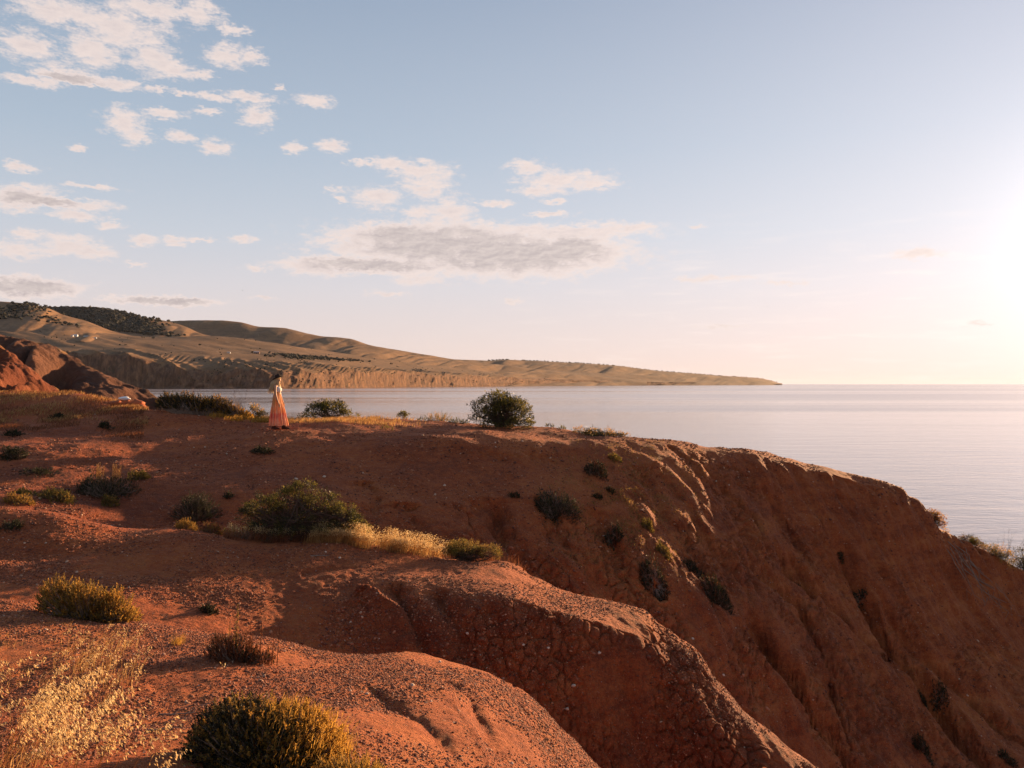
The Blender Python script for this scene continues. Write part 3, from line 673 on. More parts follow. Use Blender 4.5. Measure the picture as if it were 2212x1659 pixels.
def lobes_points(lobes, w, h, dp, n, rng, shell=.55):
    """points spread in the outer part of a union of ellipsoids; lobes: (cx, cz, rx, rz) in units of width and height"""
    vol = np.array([l[2]*l[2]*l[3] for l in lobes])**.66; pick = rng.choice(len(lobes), n, p=vol/vol.sum())
    L = np.array(lobes)[pick]
    d = unit(rng.normal(size=(n, 3))); d[:, 2] = np.abs(d[:, 2])*.9+d[:, 2]*.1
    r = (shell+(1-shell)*rng.rand(n)**.6)
    sx_ = L[:, 2]*w; sz_ = L[:, 3]*h; sy_ = L[:, 2]*w*dp
    off = rng.normal(size=n)*.06*w*dp
    P = np.stack([L[:, 0]*w+d[:, 0]*r*sx_, d[:, 1]*r*sy_+off, L[:, 1]*h+d[:, 2]*r*sz_], 1)
    return P, d
def leafy_shrub(name, loc, w, h, lobes, label, cat, mat, nclump=60, nleaf=40, leaf=.03, lw=.45, dp=.8, stems=8, seed=0, group=None, open_=.55, cl=.09, bark=None, follow=True, tipmat=None):
    rng = np.random.RandomState(seed+100)
    root = empty(name, loc); tag(root, label, cat, group)
    P, d = lobes_points(lobes, w, h, dp, nclump, rng, open_)
    if follow:
        for i in range(nclump):
            g = ground_z(loc[0]+P[i, 0], loc[1]+P[i, 1], loc[2]); P[i, 2] = max(P[i, 2], 0)+(g-loc[2])*max(0, 1-P[i, 2]/max(h, .01))
    b = Buf()
    for i in range(nclump):
        c = P[i]; rr = cl*w*(.6+.8*rng.rand())
        o_ = rng.normal(size=(nleaf, 3))*rr*np.array([.5, .5, .42])
        dirs = unit(o_)*.8+d[i]*.5+np.array([0, 0, .35])+rng.normal(size=(nleaf, 3))*.35
        m = 1 if (tipmat is not None and rng.rand() < .28+.7*np.clip(P[i, 2]/h-.2+.4*P[i, 0]/w, 0, 1)) else 0  # tip leaves gather at top and right, sunlit tips painted by leaf colour
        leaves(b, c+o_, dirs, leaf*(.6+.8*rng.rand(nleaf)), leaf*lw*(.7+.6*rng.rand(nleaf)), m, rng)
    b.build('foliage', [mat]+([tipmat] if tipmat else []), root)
    s = Buf(); base = np.array([0, 0, -.03])
    trunks = []
    for i in range(stems):
        t = P[rng.randint(nclump)]; mid = base*.5+t*.5+rng.normal(size=3)*.05*w; mid[2] = t[2]*.42
        st = base+rng.normal(size=3)*np.array([.04*w, .04*w, 0])
        q = np.array([st, st*.55+mid*.45+[0, 0, .04*h], mid, mid*.45+t*.55+rng.normal(size=3)*.02*w, t])
        s.tube(q, np.linspace(.012*w+.002, .003*w+.0006, 5), 4); trunks.append(q)
    for i in range(nclump):
        q = trunks[rng.randint(len(trunks))]; k = rng.randint(1, 4); t = P[i]
        s.tube(np.array([q[k], q[k]*.5+t*.5+rng.normal(size=3)*.03*w, t]), np.array([.005*w+.001, .003*w+.0006, .001*w+.0004]), 3)
    s.build('stem', bark or M_BARK, root)
    return root
def sprig_shrub(name, loc, w, h, label, cat, mats, nsprig=200, slen=.12, per=14, leaf=.018, lw=.3, dp=.8, seed=0, group=None, lobes=((0, 0, .5, 1.0),), up=.6, weights=None, lean=(0, 0), thick=.5, gold_side=0.0, single=False):
    """cushion of upright leafy sprigs"""
    rng = np.random.RandomState(seed+300)
    P, d = lobes_points(list(lobes), w, h, dp, nsprig, rng, .45)
    P[:, 2] = np.maximum(P[:, 2]-slen*.5, 0)
    dirs = unit(d*(1-up)+np.array([lean[0], lean[1], up])+rng.normal(size=(nsprig, 3))*.16)
    gz = np.array([ground_z(loc[0]+p[0], loc[1]+p[1], loc[2])-loc[2] for p in P])
    P[:, 2] += np.clip(gz, -h*1.2, h)
    b = Buf(); nm = len(mats)
    t = np.linspace(.0, 1, per)
    wts = np.array(weights if weights else [1/nm]*nm)
    for i in range(nsprig):
        ln = slen*(.6+.8*rng.rand())
        wt = wts.copy()
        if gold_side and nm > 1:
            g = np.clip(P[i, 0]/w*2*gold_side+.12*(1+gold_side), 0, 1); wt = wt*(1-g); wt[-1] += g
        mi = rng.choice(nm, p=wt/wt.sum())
        c = P[i]+dirs[i]*ln*t[:, None]
        rad = unit(rng.normal(size=(per, 3)))
        dd = rad*thick+dirs[i]*(.7+.8*t[:, None])
        leaves(b, c, dd, leaf*(.7+.6*rng.rand(per))*(1.15-.5*t), leaf*lw*(.8+.4*rng.rand(per)), mi, rng)
    s = Buf()
    for i in range(0, nsprig, 2):
        e = P[i]+dirs[i]*slen*.8; st = np.array([P[i, 0]*.35, P[i, 1]*.35, min(gz[i]*.4, 0)-.01])
        s.tube(np.array([st, (st+e)*.5+rng.normal(size=3)*.02*w, e]), np.array([.006*w+.0012, .003*w+.001, .0007]), 3)
    if single:
        for V, F in zip(s.v, s.f4): pass
        o = b.build(name, list(mats)); o.location = loc; return tag(o, label, cat, group)
    root = empty(name, loc); tag(root, label, cat, group)
    b.build('foliage', list(mats), root); s.build('stem', M_TWIG, root)
    return root
def blades(buf, base, h, wd, lean, rng, mi=0, curve_=.35):
    """bent grass blades, two quads each; base (N,3)"""
    N = len(base); a = rng.rand(N)*2*np.pi; side = np.stack([np.cos(a), np.sin(a)*.5, np.zeros(N)], 1)
    h = np.broadcast_to(h, N)[:, None]*(.55+.7*rng.rand(N, 1)); l = np.array([*lean, 0])+rng.normal(size=(N, 3))*[.22, .22, 0]
    m = base+np.array([0, 0, 1])*h*.55+l*h*.35; t = base+np.array([0, 0, 1])*h*(1-curve_*.4*rng.rand(N, 1))+l*h*(1.0+curve_)
    wd = wd*(.7+.6*rng.rand(N, 1))
    buf.quads(np.stack([base-side*wd*.5, base+side*wd*.5, m+side*wd*.4, m-side*wd*.4], 1), mi)
    buf.quads(np.stack([m-side*wd*.4, m+side*wd*.4, t+side*wd*.06, t-side*wd*.06], 1), mi)
def scatter_on(n, x0, x1, u0, u1, rng, dens=None, py=None):
    """points on the near land between two survey columns and two bands"""
    jj = np.where((xs >= x0) & (xs <= x1))[0]; ii = np.where((U >= u0) & (U <= u1))[0]
    out_ = []
    while sum(map(len, out_)) < n:
        i = ii[rng.randint(len(ii), size=n*2)]; j = jj[rng.randint(len(jj), size=n*2)]
        i = np.clip(i, 0, len(U)-2); j = np.clip(j, 0, len(xs)-2)
        P = LAND[i, j]+(LAND[i+1, j]-LAND[i, j])*rng.rand(n*2, 1)+(LAND[i, j+1]-LAND[i, j])*rng.rand(n*2, 1)
        ok = np.ones(len(P), bool)
        col = P[:, 0]/(K*P[:, 1])+1106; row = 829.5-(P[:, 2]-ZC)/(K*P[:, 1])
        if dens is not None: ok &= rng.rand(len(P)) < dens(col, row, P)
        if py: ok &= (row > py[0]) & (row < py[1])
        out_.append(P[ok])
        if len(out_) > 30: break
    return np.concatenate(out_)[:n]
def patchy(sc, th=.0, seed=0): return lambda c, r, P: sstep(th-.15, th+.25, perlin(P[:, 0]/sc, P[:, 1]/sc, seed))

# ------------------------------------------------------------------ pebbles lying on the spurs (instanced stones)
def pebble_field(n, seed, u0, u1, x0, x1, r0, r1, name):
    rng = np.random.RandomState(seed)
    Pp = scatter_on(n, x0, x1, u0, u1, rng, patchy(1.3, -.18, seed))
    me = bpy.data.meshes.new(name); me.vertices.add(len(Pp)); me.vertices.foreach_set('co', Pp.astype(np.float32).reshape(-1)); me.update()
    a = me.attributes.new('size', 'FLOAT_VECTOR', 'POINT')
    s = np.exp(rng.normal(size=(len(Pp), 1))*.42)*r0; s = np.minimum(s, r1)
    a.data.foreach_set('vector', (s*np.stack([1+.5*rng.rand(len(Pp)), 1+.3*rng.rand(len(Pp)), .55+.4*rng.rand(len(Pp))], 1)).astype(np.float32).reshape(-1))
    a = me.attributes.new('turn', 'FLOAT_VECTOR', 'POINT'); a.data.foreach_set('vector', (rng.rand(len(Pp), 3)*[.7, .7, 6.28]).astype(np.float32).reshape(-1))
    o = link(name, me); tag(o, kind='stuff')
    ng = bpy.data.node_groups.new(name, 'GeometryNodeTree')
    ng.interface.new_socket('Geometry', in_out='INPUT', socket_type='NodeSocketGeometry'); ng.interface.new_socket('Geometry', in_out='OUTPUT', socket_type='NodeSocketGeometry')
    t = NT(ng); gi = t.add('NodeGroupInput'); go = t.add('NodeGroupOutput')
    ico = t.add('GeometryNodeMeshIcoSphere', ins={'Radius': 1.0, 'Subdivisions': 2})
    nz = t.add('ShaderNodeTexNoise', ins={'Scale': 1.4, 'Detail': 1}); off = t.vmath('SCALE', t.vmath('SUBTRACT', nz.outputs[1], (.5, .5, .5)).outputs[0]); off.inputs['Scale'].default_value = .9
    sp_ = t.add('GeometryNodeSetPosition', ins={'Geometry': ico.outputs[0], 'Offset': off.outputs[0]})
    sm = t.add('GeometryNodeSetMaterial', ins={'Geometry': sp_.outputs[0], 'Material': M_PEB})
    na = t.add('GeometryNodeInputNamedAttribute', data_type='FLOAT_VECTOR', ins={0: 'size'}); nb_ = t.add('GeometryNodeInputNamedAttribute', data_type='FLOAT_VECTOR', ins={0: 'turn'})
    ip = t.add('GeometryNodeInstanceOnPoints', ins={'Points': gi.outputs[0], 'Instance': sm.outputs[0], 'Scale': na.outputs[0]})
    t.l.new(nb_.outputs[0], ip.inputs['Rotation'])
    t.l.new(ip.outputs[0], go.inputs[0])
    o.modifiers.new('stones', 'NODES').node_group = ng
    return o
def pebble_mat():
    m, t, out = new_mat('pebble')
    r = t.add('ShaderNodeObjectInfo').outputs['Random']
    c = t.ramp(r, [(0, (.08, .024, .014)), (.45, (.20, .06, .026)), (.8, (.29, .10, .045)), (.97, (.40, .16, .075)), (.99, (.44, .26, .16)), (1, (.5, .36, .26))])
    p = t.add('ShaderNodeBsdfPrincipled', ins={'Base Color': c, 'Roughness': .8, 'Specular IOR Level': .3})
    t.l.new(p.outputs[0], out.inputs[0]); return m
M_PEB = pebble_mat()
pebble_field(70000, 1, .9, 3.15, -60, 1500, .0044, .014, 'gravel')
pebble_field(26000, 2, 4.6, 6.1, -60, 1900, .0075, .02, 'gravel')
pebble_field(24000, 3, V2+.1, CR+.1, -60, 2300, .014, .04, 'gravel')
pebble_field(2600, 4, 4.05, 4.9, 500, 1900, .011, .04, 'gravel')

# ------------------------------------------------------------------ the woman at the edge of the plateau
def revolve(rings, n, pleat=None):
    """rings: (z, cx, cy, rx, ry); returns verts, faces"""
    th = np.arange(n)*2*np.pi/n; V = []
    for k, (z, cx, cy, rx, ry) in enumerate(rings):
        m = 1 if pleat is None else pleat(th, k/(len(rings)-1))
        V.append(np.stack([cx+rx*np.cos(th)*m, cy+ry*np.sin(th)*m, np.full(n, z)], 1))
    i = np.arange(len(rings)-1)[:, None]*n; j = np.arange(n)[None]; k = (j+1) % n
    F = np.stack([i+j, i+k, i+k+n, i+j+n], -1).reshape(-1, 4)
    return np.concatenate(V), F
def fine_rings(keys, m):
    keys = np.array(keys, float); t = np.linspace(0, len(keys)-1, m); return [tuple(pchip(np.arange(len(keys)), keys[:, c], t)[i] for c in range(5)) for i in range(m)]
M_SKIN = plain('skin', (.48, .25, .15), .5); M_HAIR = leaf_mat('blonde_hair', [(0, (.60, .42, .22)), (.6, (.80, .62, .40)), (1, (.88, .74, .54))], .55, .4)
M_FELT = plain('brown_felt', (.030, .015, .011), .9, 30, .3); M_BAND = plain('hat_band', (.02, .012, .01), .6)
M_WHITE = leaf_mat('white_cloth', [(0, (.70, .66, .62)), (1, (.8, .77, .73))], .25); M_BOOT = plain('dark_suede', (.05, .025, .018), .85, 25, .3)
def skirt_mat():
    m, t, out = new_mat('tiered_orange_cotton')
    pos = t.add('ShaderNodeTexCoord').outputs['Object']; z = t.add('ShaderNodeSeparateXYZ', ins={0: pos}).outputs[2]
    c = t.ramp(t.math('DIVIDE', z, 1.16), [(0, (.66, .25, .14)), (.10, (.76, .34, .18)), (.24, (.74, .31, .18)), (.30, (.66, .20, .13)), (.33, (.56, .11, .09)), (.42, (.60, .14, .10)),
                                           (.45, (.70, .28, .13)), (.55, (.76, .34, .13)), (.8, (.78, .38, .13)), (1, (.68, .34, .14))])
    st = t.maprange(t.noise(t.mapping(pos, (22, 22, 3)), 1, 4, .6), .45, .62)
    c = t.mix(t.math('MULTIPLY', st, .7), c, (.86, .66, .46))
    wv_ = t.add('ShaderNodeTexWave', bands_direction='Z', ins={'Vector': pos, 'Scale': 7.0, 'Distortion': 1.5}).outputs[1]
    c = t.mix(t.math('MULTIPLY', t.maprange(wv_, .8, .95), .5), c, (.50, .07, .07))
    d = t.add('ShaderNodeBsdfDiffuse', ins={0: c}); tr = t.add('ShaderNodeBsdfTranslucent', ins={0: c})
    t.l.new(t.add('ShaderNodeMixShader', ins={0: .5, 1: d.outputs[0], 2: tr.outputs[0]}).outputs[0], out.inputs[0]); return m
def skin_mesh(name, joints, edges, mat, parent, levels=2):
    me = bpy.data.meshes.new(name); me.from_pydata([j[0] for j in joints], edges, []); me.materials.append(mat)
    o = link(name, me, parent)
    o.modifiers.new('skin', 'SKIN').use_smooth_shade = True
    if not me.skin_vertices:
        bpy.context.view_layer.objects.active = o
        o.select_set(True); bpy.ops.mesh.customdata_skin_add(); o.select_set(False)
    for sv, j in zip(me.skin_vertices[0].data, joints): sv.radius = (j[1], j[2] if len(j) > 2 else j[1])
    me.skin_vertices[0].data[0].use_root = True
    ss = o.modifiers.new('sub', 'SUBSURF'); ss.levels = ss.render_levels = levels
    return o
wp = on_land(600, 927, L3-.3, L3+.3)
woman = empty('person', (wp[0], wp[1], wp[2])); tag(woman, 'woman in a dark wide-brimmed hat and long orange tiered skirt standing on the plateau', 'person')
J = [((-.01, 0, .98), .105, .13), ((0, 0, 1.10), .085, .11), ((.015, 0, 1.22), .095, .125), ((.0, 0, 1.34), .085, .13), ((-.005, 0, 1.40), .055, .07), ((.01, 0, 1.455), .045), ((.035, 0, 1.53), .078, .07), ((.04, 0, 1.605), .085, .072),
     ((.115, 0, 1.555), .014),                                                                      # nose
     ((-.01, -.16, 1.375), .048), ((.0, -.19, 1.24), .036), ((.015, -.20, 1.09), .03), ((.06, -.20, .95), .025), ((.10, -.19, .83), .019), ((.115, -.185, .79), .022, .012),
     ((-.01, .16, 1.375), .048), ((.02, .19, 1.22), .036), ((.05, .20, 1.08), .03), ((.10, .19, .95), .025), ((.15, .17, .84), .019), ((.165, .165, .80), .022, .012),
     ((-.02, -.085, .88), .09), ((-.04, -.085, .50), .058), ((-.05, -.085, .42), .055), ((-.07, -.085, .12), .036), ((-.07, -.085, .05), .035),
     ((.02, .085, .88), .09), ((.12, .085, .50), .058), ((.13, .085, .42), .055), ((.18, .085, .12), .036), ((.185, .085, .05), .035)]
E = [(0,1),(1,2),(2,3),(3,4),(4,5),(5,6),(6,7),(6,8),(3,9),(9,10),(10,11),(11,12),(12,13),(13,14),(3,15),(15,16),(16,17),(17,18),(18,19),(19,20),(0,21),(21,22),(22,23),(23,24),(24,25),(0,26),(26,27),(27,28),(28,29),(29,30)]
for hand, sy_ in ((14, 1), (20, -1)):                                                             # four fingers and a thumb on each hand
    hx, hy, hz = J[hand][0]
    for q, (fx_, ln) in enumerate(((-.018, .062), (-.006, .072), (.006, .068), (.017, .055))):
        a = len(J); J.append(((hx+fx_+.006, hy, hz-.035), .0085)); J.append(((hx+fx_+.012, hy+.004*sy_, hz-.035-ln*.55), .0075)); J.append(((hx+fx_+.01, hy+.012*sy_, hz-.035-ln), .006))
        E += [(hand, a), (a, a+1), (a+1, a+2)]
    a = len(J); J.append(((hx+.032, hy+.008*sy_, hz-.008), .0095)); J.append(((hx+.042, hy+.012*sy_, hz-.042), .007)); E += [(hand, a), (a, a+1)]
body = skin_mesh('body', J, E, M_SKIN, woman, 2)
rg = fine_rings([(1.165, .0, 0, .098, .118), (1.12, .0, 0, .106, .125), (1.02, -.005, 0, .125, .16), (.86, .005, 0, .150, .19), (.76, .012, 0, .175, .21), (.62, .022, 0, .212, .23), (.45, .03, 0, .240, .25), (.28, .04, 0, .268, .27), (.12, .048, 0, .292, .29)], 40)
V, F = revolve(rg, 112, lambda th, k: 1+(.015+.075*k)*np.sin(th*13+1.5*np.sin(th*3)+2*k)+.03*k*np.sin(th*31+k*4))
V[:, 2] += .012*np.sin(V[:, 0]*30)*(V[:, 2] < .2)
b = Buf(); b.mesh(V, F); b.build('skirt', skirt_mat(), woman, True)
rg = fine_rings([(1.19, .018, 0, .104, .128), (1.235, .03, 0, .113, .134), (1.285, .032, 0, .113, .136), (1.33, .015, 0, .098, .136), (1.36, .01, 0, .088, .10)], 12)
V, F = revolve(rg, 40); b = Buf(); b.mesh(V, F)
for s_ in (-1, 1): b.tube([(.075, .07*s_, 1.34), (.05, .075*s_, 1.40), (-.03, .07*s_, 1.41), (-.08, .06*s_, 1.33)], .007, 5)
b.build('crop_top', M_WHITE, woman, True)
rng = np.random.RandomState(5); b = Buf()
V, F = revolve(fine_rings([(1.66, .03, 0, .03, .03), (1.64, .03, 0, .09, .085), (1.56, .005, 0, .085, .092), (1.46, -.02, 0, .075, .09), (1.38, -.04, 0, .06, .085)], 10), 24); b.mesh(V, F)
for i in range(260):
    a = rng.rand()*2*np.pi; fr = rng.rand()
    x0_, y0_ = -.01+.085*np.cos(a), .09*np.sin(a)
    ln = .34+.12*rng.rand(); back = -.10-.12*rng.rand() if x0_ < .035 else .015
    p0 = np.array([x0_, y0_, 1.59]); p3 = np.array([x0_*1.1+back, y0_*1.25, 1.59-ln*(1 if x0_ < .04 else .72)]); bow = rng.normal(size=3)*.02
    pts = np.array([p0, p0*.65+p3*.35+bow+[-.012, 0, 0], p0*.3+p3*.7-bow+[-.01, 0, 0], p3+rng.normal(size=3)*.018])
    s_ = np.array([-np.sin(a), np.cos(a), 0])*.009
    for k in range(3): b.quads(np.array([[pts[k]-s_, pts[k]+s_, pts[k+1]+s_*(.9-.3*k), pts[k+1]-s_*(.9-.3*k)]]))
b.build('hair', M_HAIR, woman)
hat = empty('hat', (0, 0, 0)); hat.parent = woman
def tilt(V, c=(.035, 0, 1.64), a=RAD(-21)):
    V = V-np.array(c); X_ = V[:, 0]*math.cos(a)+V[:, 2]*math.sin(a); Z_ = -V[:, 0]*math.sin(a)+V[:, 2]*math.cos(a)
    return np.stack([X_, V[:, 1], Z_], 1)+np.array(c)
V, F = revolve(fine_rings([(1.625, .035, 0, .096, .09), (1.66, .035, 0, .095, .088), (1.72, .035, 0, .084, .078), (1.752, .035, 0, .066, .058), (1.75, .035, 0, .04, .03), (1.738, .035, 0, .004, .004)], 16), 32)
V[:, 2] -= .018*np.exp(-(V[:, 1]/.02)**2)*(V[:, 2] > 1.73)
b = Buf(); b.mesh(tilt(V), F); b.build('crown', M_FELT, hat, True)
V, F = revolve([(1.632, .03, 0, .09, .084), (1.630, .03, 0, .13, .13), (1.633, .03, 0, .17, .17), (1.645, .03, 0, .192, .19), (1.650, .03, 0, .195, .193), (1.641, .03, 0, .192, .19), (1.627, .03, 0, .17, .17), (1.624, .03, 0, .13, .13), (1.626, .03, 0, .09, .084)], 40)
b = Buf(); b.mesh(tilt(V), F); b.build('brim', M_FELT, hat, True)
V, F = revolve([(1.637, .035, 0, .0985, .0925), (1.662, .035, 0, .0975, .0905)], 32); b = Buf(); b.mesh(tilt(V), F); b.build('hat_ribbon', M_BAND, hat, True)
for x0_, y0_ in ((-.085, -.085), (.195, .085)):
    k = [(.0, x0_+.05, y0_, .135, .042), (.02, x0_+.052, y0_, .138, .045), (.05, x0_+.035, y0_, .115, .043), (.085, x0_+.005, y0_, .065, .042), (.15, x0_-.005, y0_, .048, .044), (.24, x0_-.005, y0_, .05, .048)]
    V, F = revolve(fine_rings(k, 18), 24); b = Buf(); b.mesh(V, F)
    n_ = 24; b.mesh(np.concatenate([V[:n_], [[x0_+.05, y0_, 0]]]), [(i, n_, (i+1) % n_) for i in range(n_)]); b.build('boot', M_BOOT, woman, True)
woman.scale = (.98, .98, 1.0)

# ------------------------------------------------------------------ shrubs on the skyline
def at(px, py, u0, u1, sink=.02):
    p = on_land(px, py, u0, u1); return (p[0], p[1], p[2]-sink)
def crest_at(px, du=0.0, sink=.03): 
    j = int(np.argmin(abs(xs-px))); i = int(np.argmin(abs(U-(CR+du)))); p = LAND[i, j]; return (p[0], p[1], p[2]-sink)
p = crest_at(1086, -.08, .08); Yc = p[1]
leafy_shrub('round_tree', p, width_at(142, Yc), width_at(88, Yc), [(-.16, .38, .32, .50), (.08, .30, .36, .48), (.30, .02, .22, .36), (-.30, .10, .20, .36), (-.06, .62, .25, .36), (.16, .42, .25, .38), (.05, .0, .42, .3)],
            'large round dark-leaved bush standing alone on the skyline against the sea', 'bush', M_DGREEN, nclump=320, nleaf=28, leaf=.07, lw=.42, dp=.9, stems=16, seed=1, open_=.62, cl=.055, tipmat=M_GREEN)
p = crest_at(708, 0.05); Yc = p[1]
leafy_shrub('bush', p, width_at(116, Yc), width_at(44, Yc), [(-.18, .45, .24, .5), (.05, .5, .26, .5), (.32, .2, .2, .36), (-.36, .15, .14, .35)],
            'low spreading dark bush on the golden grass edge to the right of the woman', 'bush', M_DGREEN, 90, 30, .075, .42, seed=2, stems=10, open_=.5, cl=.06, tipmat=M_GREEN)
p = crest_at(871, .03); Yc = p[1]
leafy_shrub('bush', p, width_at(30, Yc), width_at(21, Yc), [(0, .4, .42, .6)], 'small round green bush midway along the skyline between the two larger dark bushes', 'bush', M_GREEN, 30, 24, .05, .35, seed=3, stems=5, cl=.11)
p = crest_at(1300, -.03); Yc = p[1]
leafy_shrub('bush', p, width_at(122, Yc), width_at(27, Yc), [(-.36, .1, .14, .8), (-.15, .1, .18, .7), (.08, .08, .18, .72), (.30, .0, .2, .5), (.0, .0, .45, .35)],
            'long low scrubby bush on the skyline just before the crest drops right', 'bush', M_DGREEN, 110, 26, .055, .38, seed=4, stems=10, cl=.05, tipmat=M_GOLD)
p = crest_at(948, -.02); Yc = p[1]
sprig_shrub('bush', p, width_at(52, Yc), width_at(18, Yc), 'yellow-green wispy shrub on the skyline left of the round tree', 'shrub', (M_GOLD, M_GREEN), 110, .22, 12, .045, .3, seed=5, up=.55)
p = at(992, 915, L3, CR+.1)
sprig_shrub('bush', p, width_at(42, p[1]), width_at(13, p[1]), 'low grey-green mound shrub at the left foot of the round tree', 'shrub', (M_DGREEN, M_GREEN), 120, .10, 12, .035, .3, seed=6, up=.5)
for i, (x, y, w_, h_, lab, mt) in enumerate((
    (1042, 923, 24, 9, 'small brownish mound plant under the left side of the round tree', M_RUST), (1104, 927, 26, 11, 'small yellow-green mound plant in front of the round tree', M_GOLD),
    (1186, 919, 20, 11, 'tiny dark leafy shrub on the skyline right of the round tree', M_DGREEN), (1216, 924, 14, 6, 'tiny low tuft at the right end of the bare red knoll', M_GREEN),
    (910, 905, 20, 8, 'tiny dark shrub between the small round bush and the yellow shrub', M_DGREEN), (805, 905, 26, 8, 'small olive tuft left of the small round skyline bush', M_GREEN),
    (755, 903, 22, 7, 'small golden tuft at the right end of the spreading dark bush', M_GOLD), (835, 928, 34, 9, 'flat olive patch plant on the bare ground below the skyline', M_GREEN))):
    p = at(x, y, L3, CR+.15)
    sprig_shrub('small_shrub', p, width_at(w_, p[1]), width_at(h_, p[1]), lab, 'shrub', (mt, M_GREEN), 46, .07, 9, .035, .32, seed=20+i, up=.5, single=True)
# dense mat left of the woman
p = at(440, 893, L3, CR+.2, .15)
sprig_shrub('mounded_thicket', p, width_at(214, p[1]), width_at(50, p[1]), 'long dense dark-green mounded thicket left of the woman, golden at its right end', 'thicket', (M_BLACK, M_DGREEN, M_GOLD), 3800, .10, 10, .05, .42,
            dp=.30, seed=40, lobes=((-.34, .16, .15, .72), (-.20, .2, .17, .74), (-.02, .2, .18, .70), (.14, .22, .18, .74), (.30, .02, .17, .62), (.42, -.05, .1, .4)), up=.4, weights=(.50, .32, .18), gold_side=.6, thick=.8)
p = crest_at(556, -.1)
leafy_shrub('bush', p, width_at(44, p[1]), width_at(38, p[1]), [(-.15, .55, .2, .45), (.2, .28, .28, .35)], 'feathery yellow-green bush directly left of the woman', 'bush', M_GREEN, 46, 22, .055, .3, seed=7, stems=9, cl=.10, open_=.3, tipmat=M_GOLD)
p = at(357, 887, L3, CR, .02)
leafy_shrub('bush', p, width_at(32, p[1]), width_at(17, p[1]), [(0, .35, .4, .6)], 'small yellow-green bush at the near left end of the dark thicket', 'bush', M_GREEN, 26, 22, .05, .35, seed=8, stems=5, cl=.12, tipmat=M_GOLD)
def bare_shrub(name, loc, w, h, label, seed, n=26, mat=M_TWIG, cat='shrub', group=None, rad=1.0, lean=0.0):
    rng = np.random.RandomState(seed); b = Buf()
    for i in range(n):
        d = np.array([rng.normal()*.5+lean, rng.normal()*.35, 1.0]); L = (.6+.5*rng.rand())
        p0 = np.array([rng.normal()*.04*w, rng.normal()*.04*w, -.02]); p1 = p0+d*[w*.4, w*.4, h*.5]*L+rng.normal(size=3)*.04*w; p2 = p1+(d+rng.normal(size=3)*.35)*[w*.4, w*.4, h*.5]*L
        b.tube([p0, p1, p2], np.array([.009, .005, .0022])*rad, 3)
        for k in range(5):
            q = p1+(p2-p1)*rng.rand(); b.tube([q, q+(d+rng.normal(size=3)*.7)*[w*.18, w*.18, h*.16]], np.array([.0035, .0018])*rad, 3)
    o = b.build(name, mat); o.location = loc; return tag(o, label, cat, group)
p = crest_at(512, 0)
bare_shrub('bare_shrub', p, width_at(60, p[1]), width_at(54, p[1]), 'leafless twiggy shrub rising behind the dark thicket', 60, 22, rad=.8)
p = at(398, 880, L3, CR+.2)
bare_shrub('bare_shrub', (p[0], p[1]+.8, p[2]+.5), width_at(30, p[1]), width_at(26, p[1]), 'thin bare sprays sticking up from the left top of the dark thicket', 61, 7, rad=.8)

# ------------------------------------------------------------------ shrubs in the hollow and on the second spur
p = at(655, 1146, 5.9, V2-.6, .05)
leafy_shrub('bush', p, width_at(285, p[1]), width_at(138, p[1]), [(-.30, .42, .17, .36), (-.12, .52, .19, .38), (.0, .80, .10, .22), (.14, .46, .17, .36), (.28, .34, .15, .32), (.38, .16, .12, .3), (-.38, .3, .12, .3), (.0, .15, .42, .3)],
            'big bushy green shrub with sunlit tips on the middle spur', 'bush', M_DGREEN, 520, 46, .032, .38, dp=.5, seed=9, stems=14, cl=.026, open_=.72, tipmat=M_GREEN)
p = at(560, 1155, 5.7, 6.2, .02)
sprig_shrub('bush', p, width_at(190, p[1]), width_at(44, p[1]), 'low dark sprawling shrub at the lower left foot of the big green shrub', 'shrub', (M_DGREEN, M_GREEN), 620, .10, 11, .022, .32, dp=.4, seed=10, up=.45, lobes=((-.1, 0, .4, .7), (.2, .1, .3, .9)))
p = at(1020, 1196, 5.8, 6.3, .03)
leafy_shrub('bush', p, width_at(135, p[1]), width_at(56, p[1]), [(-.12, .38, .32, .55), (.25, .25, .24, .45), (-.3, .2, .18, .4)], 'rounded green bush at the right end of the golden grass', 'bush', M_GREEN, 190, 40, .024, .36, dp=.7, seed=11, stems=10, cl=.05, tipmat=M_GREY)
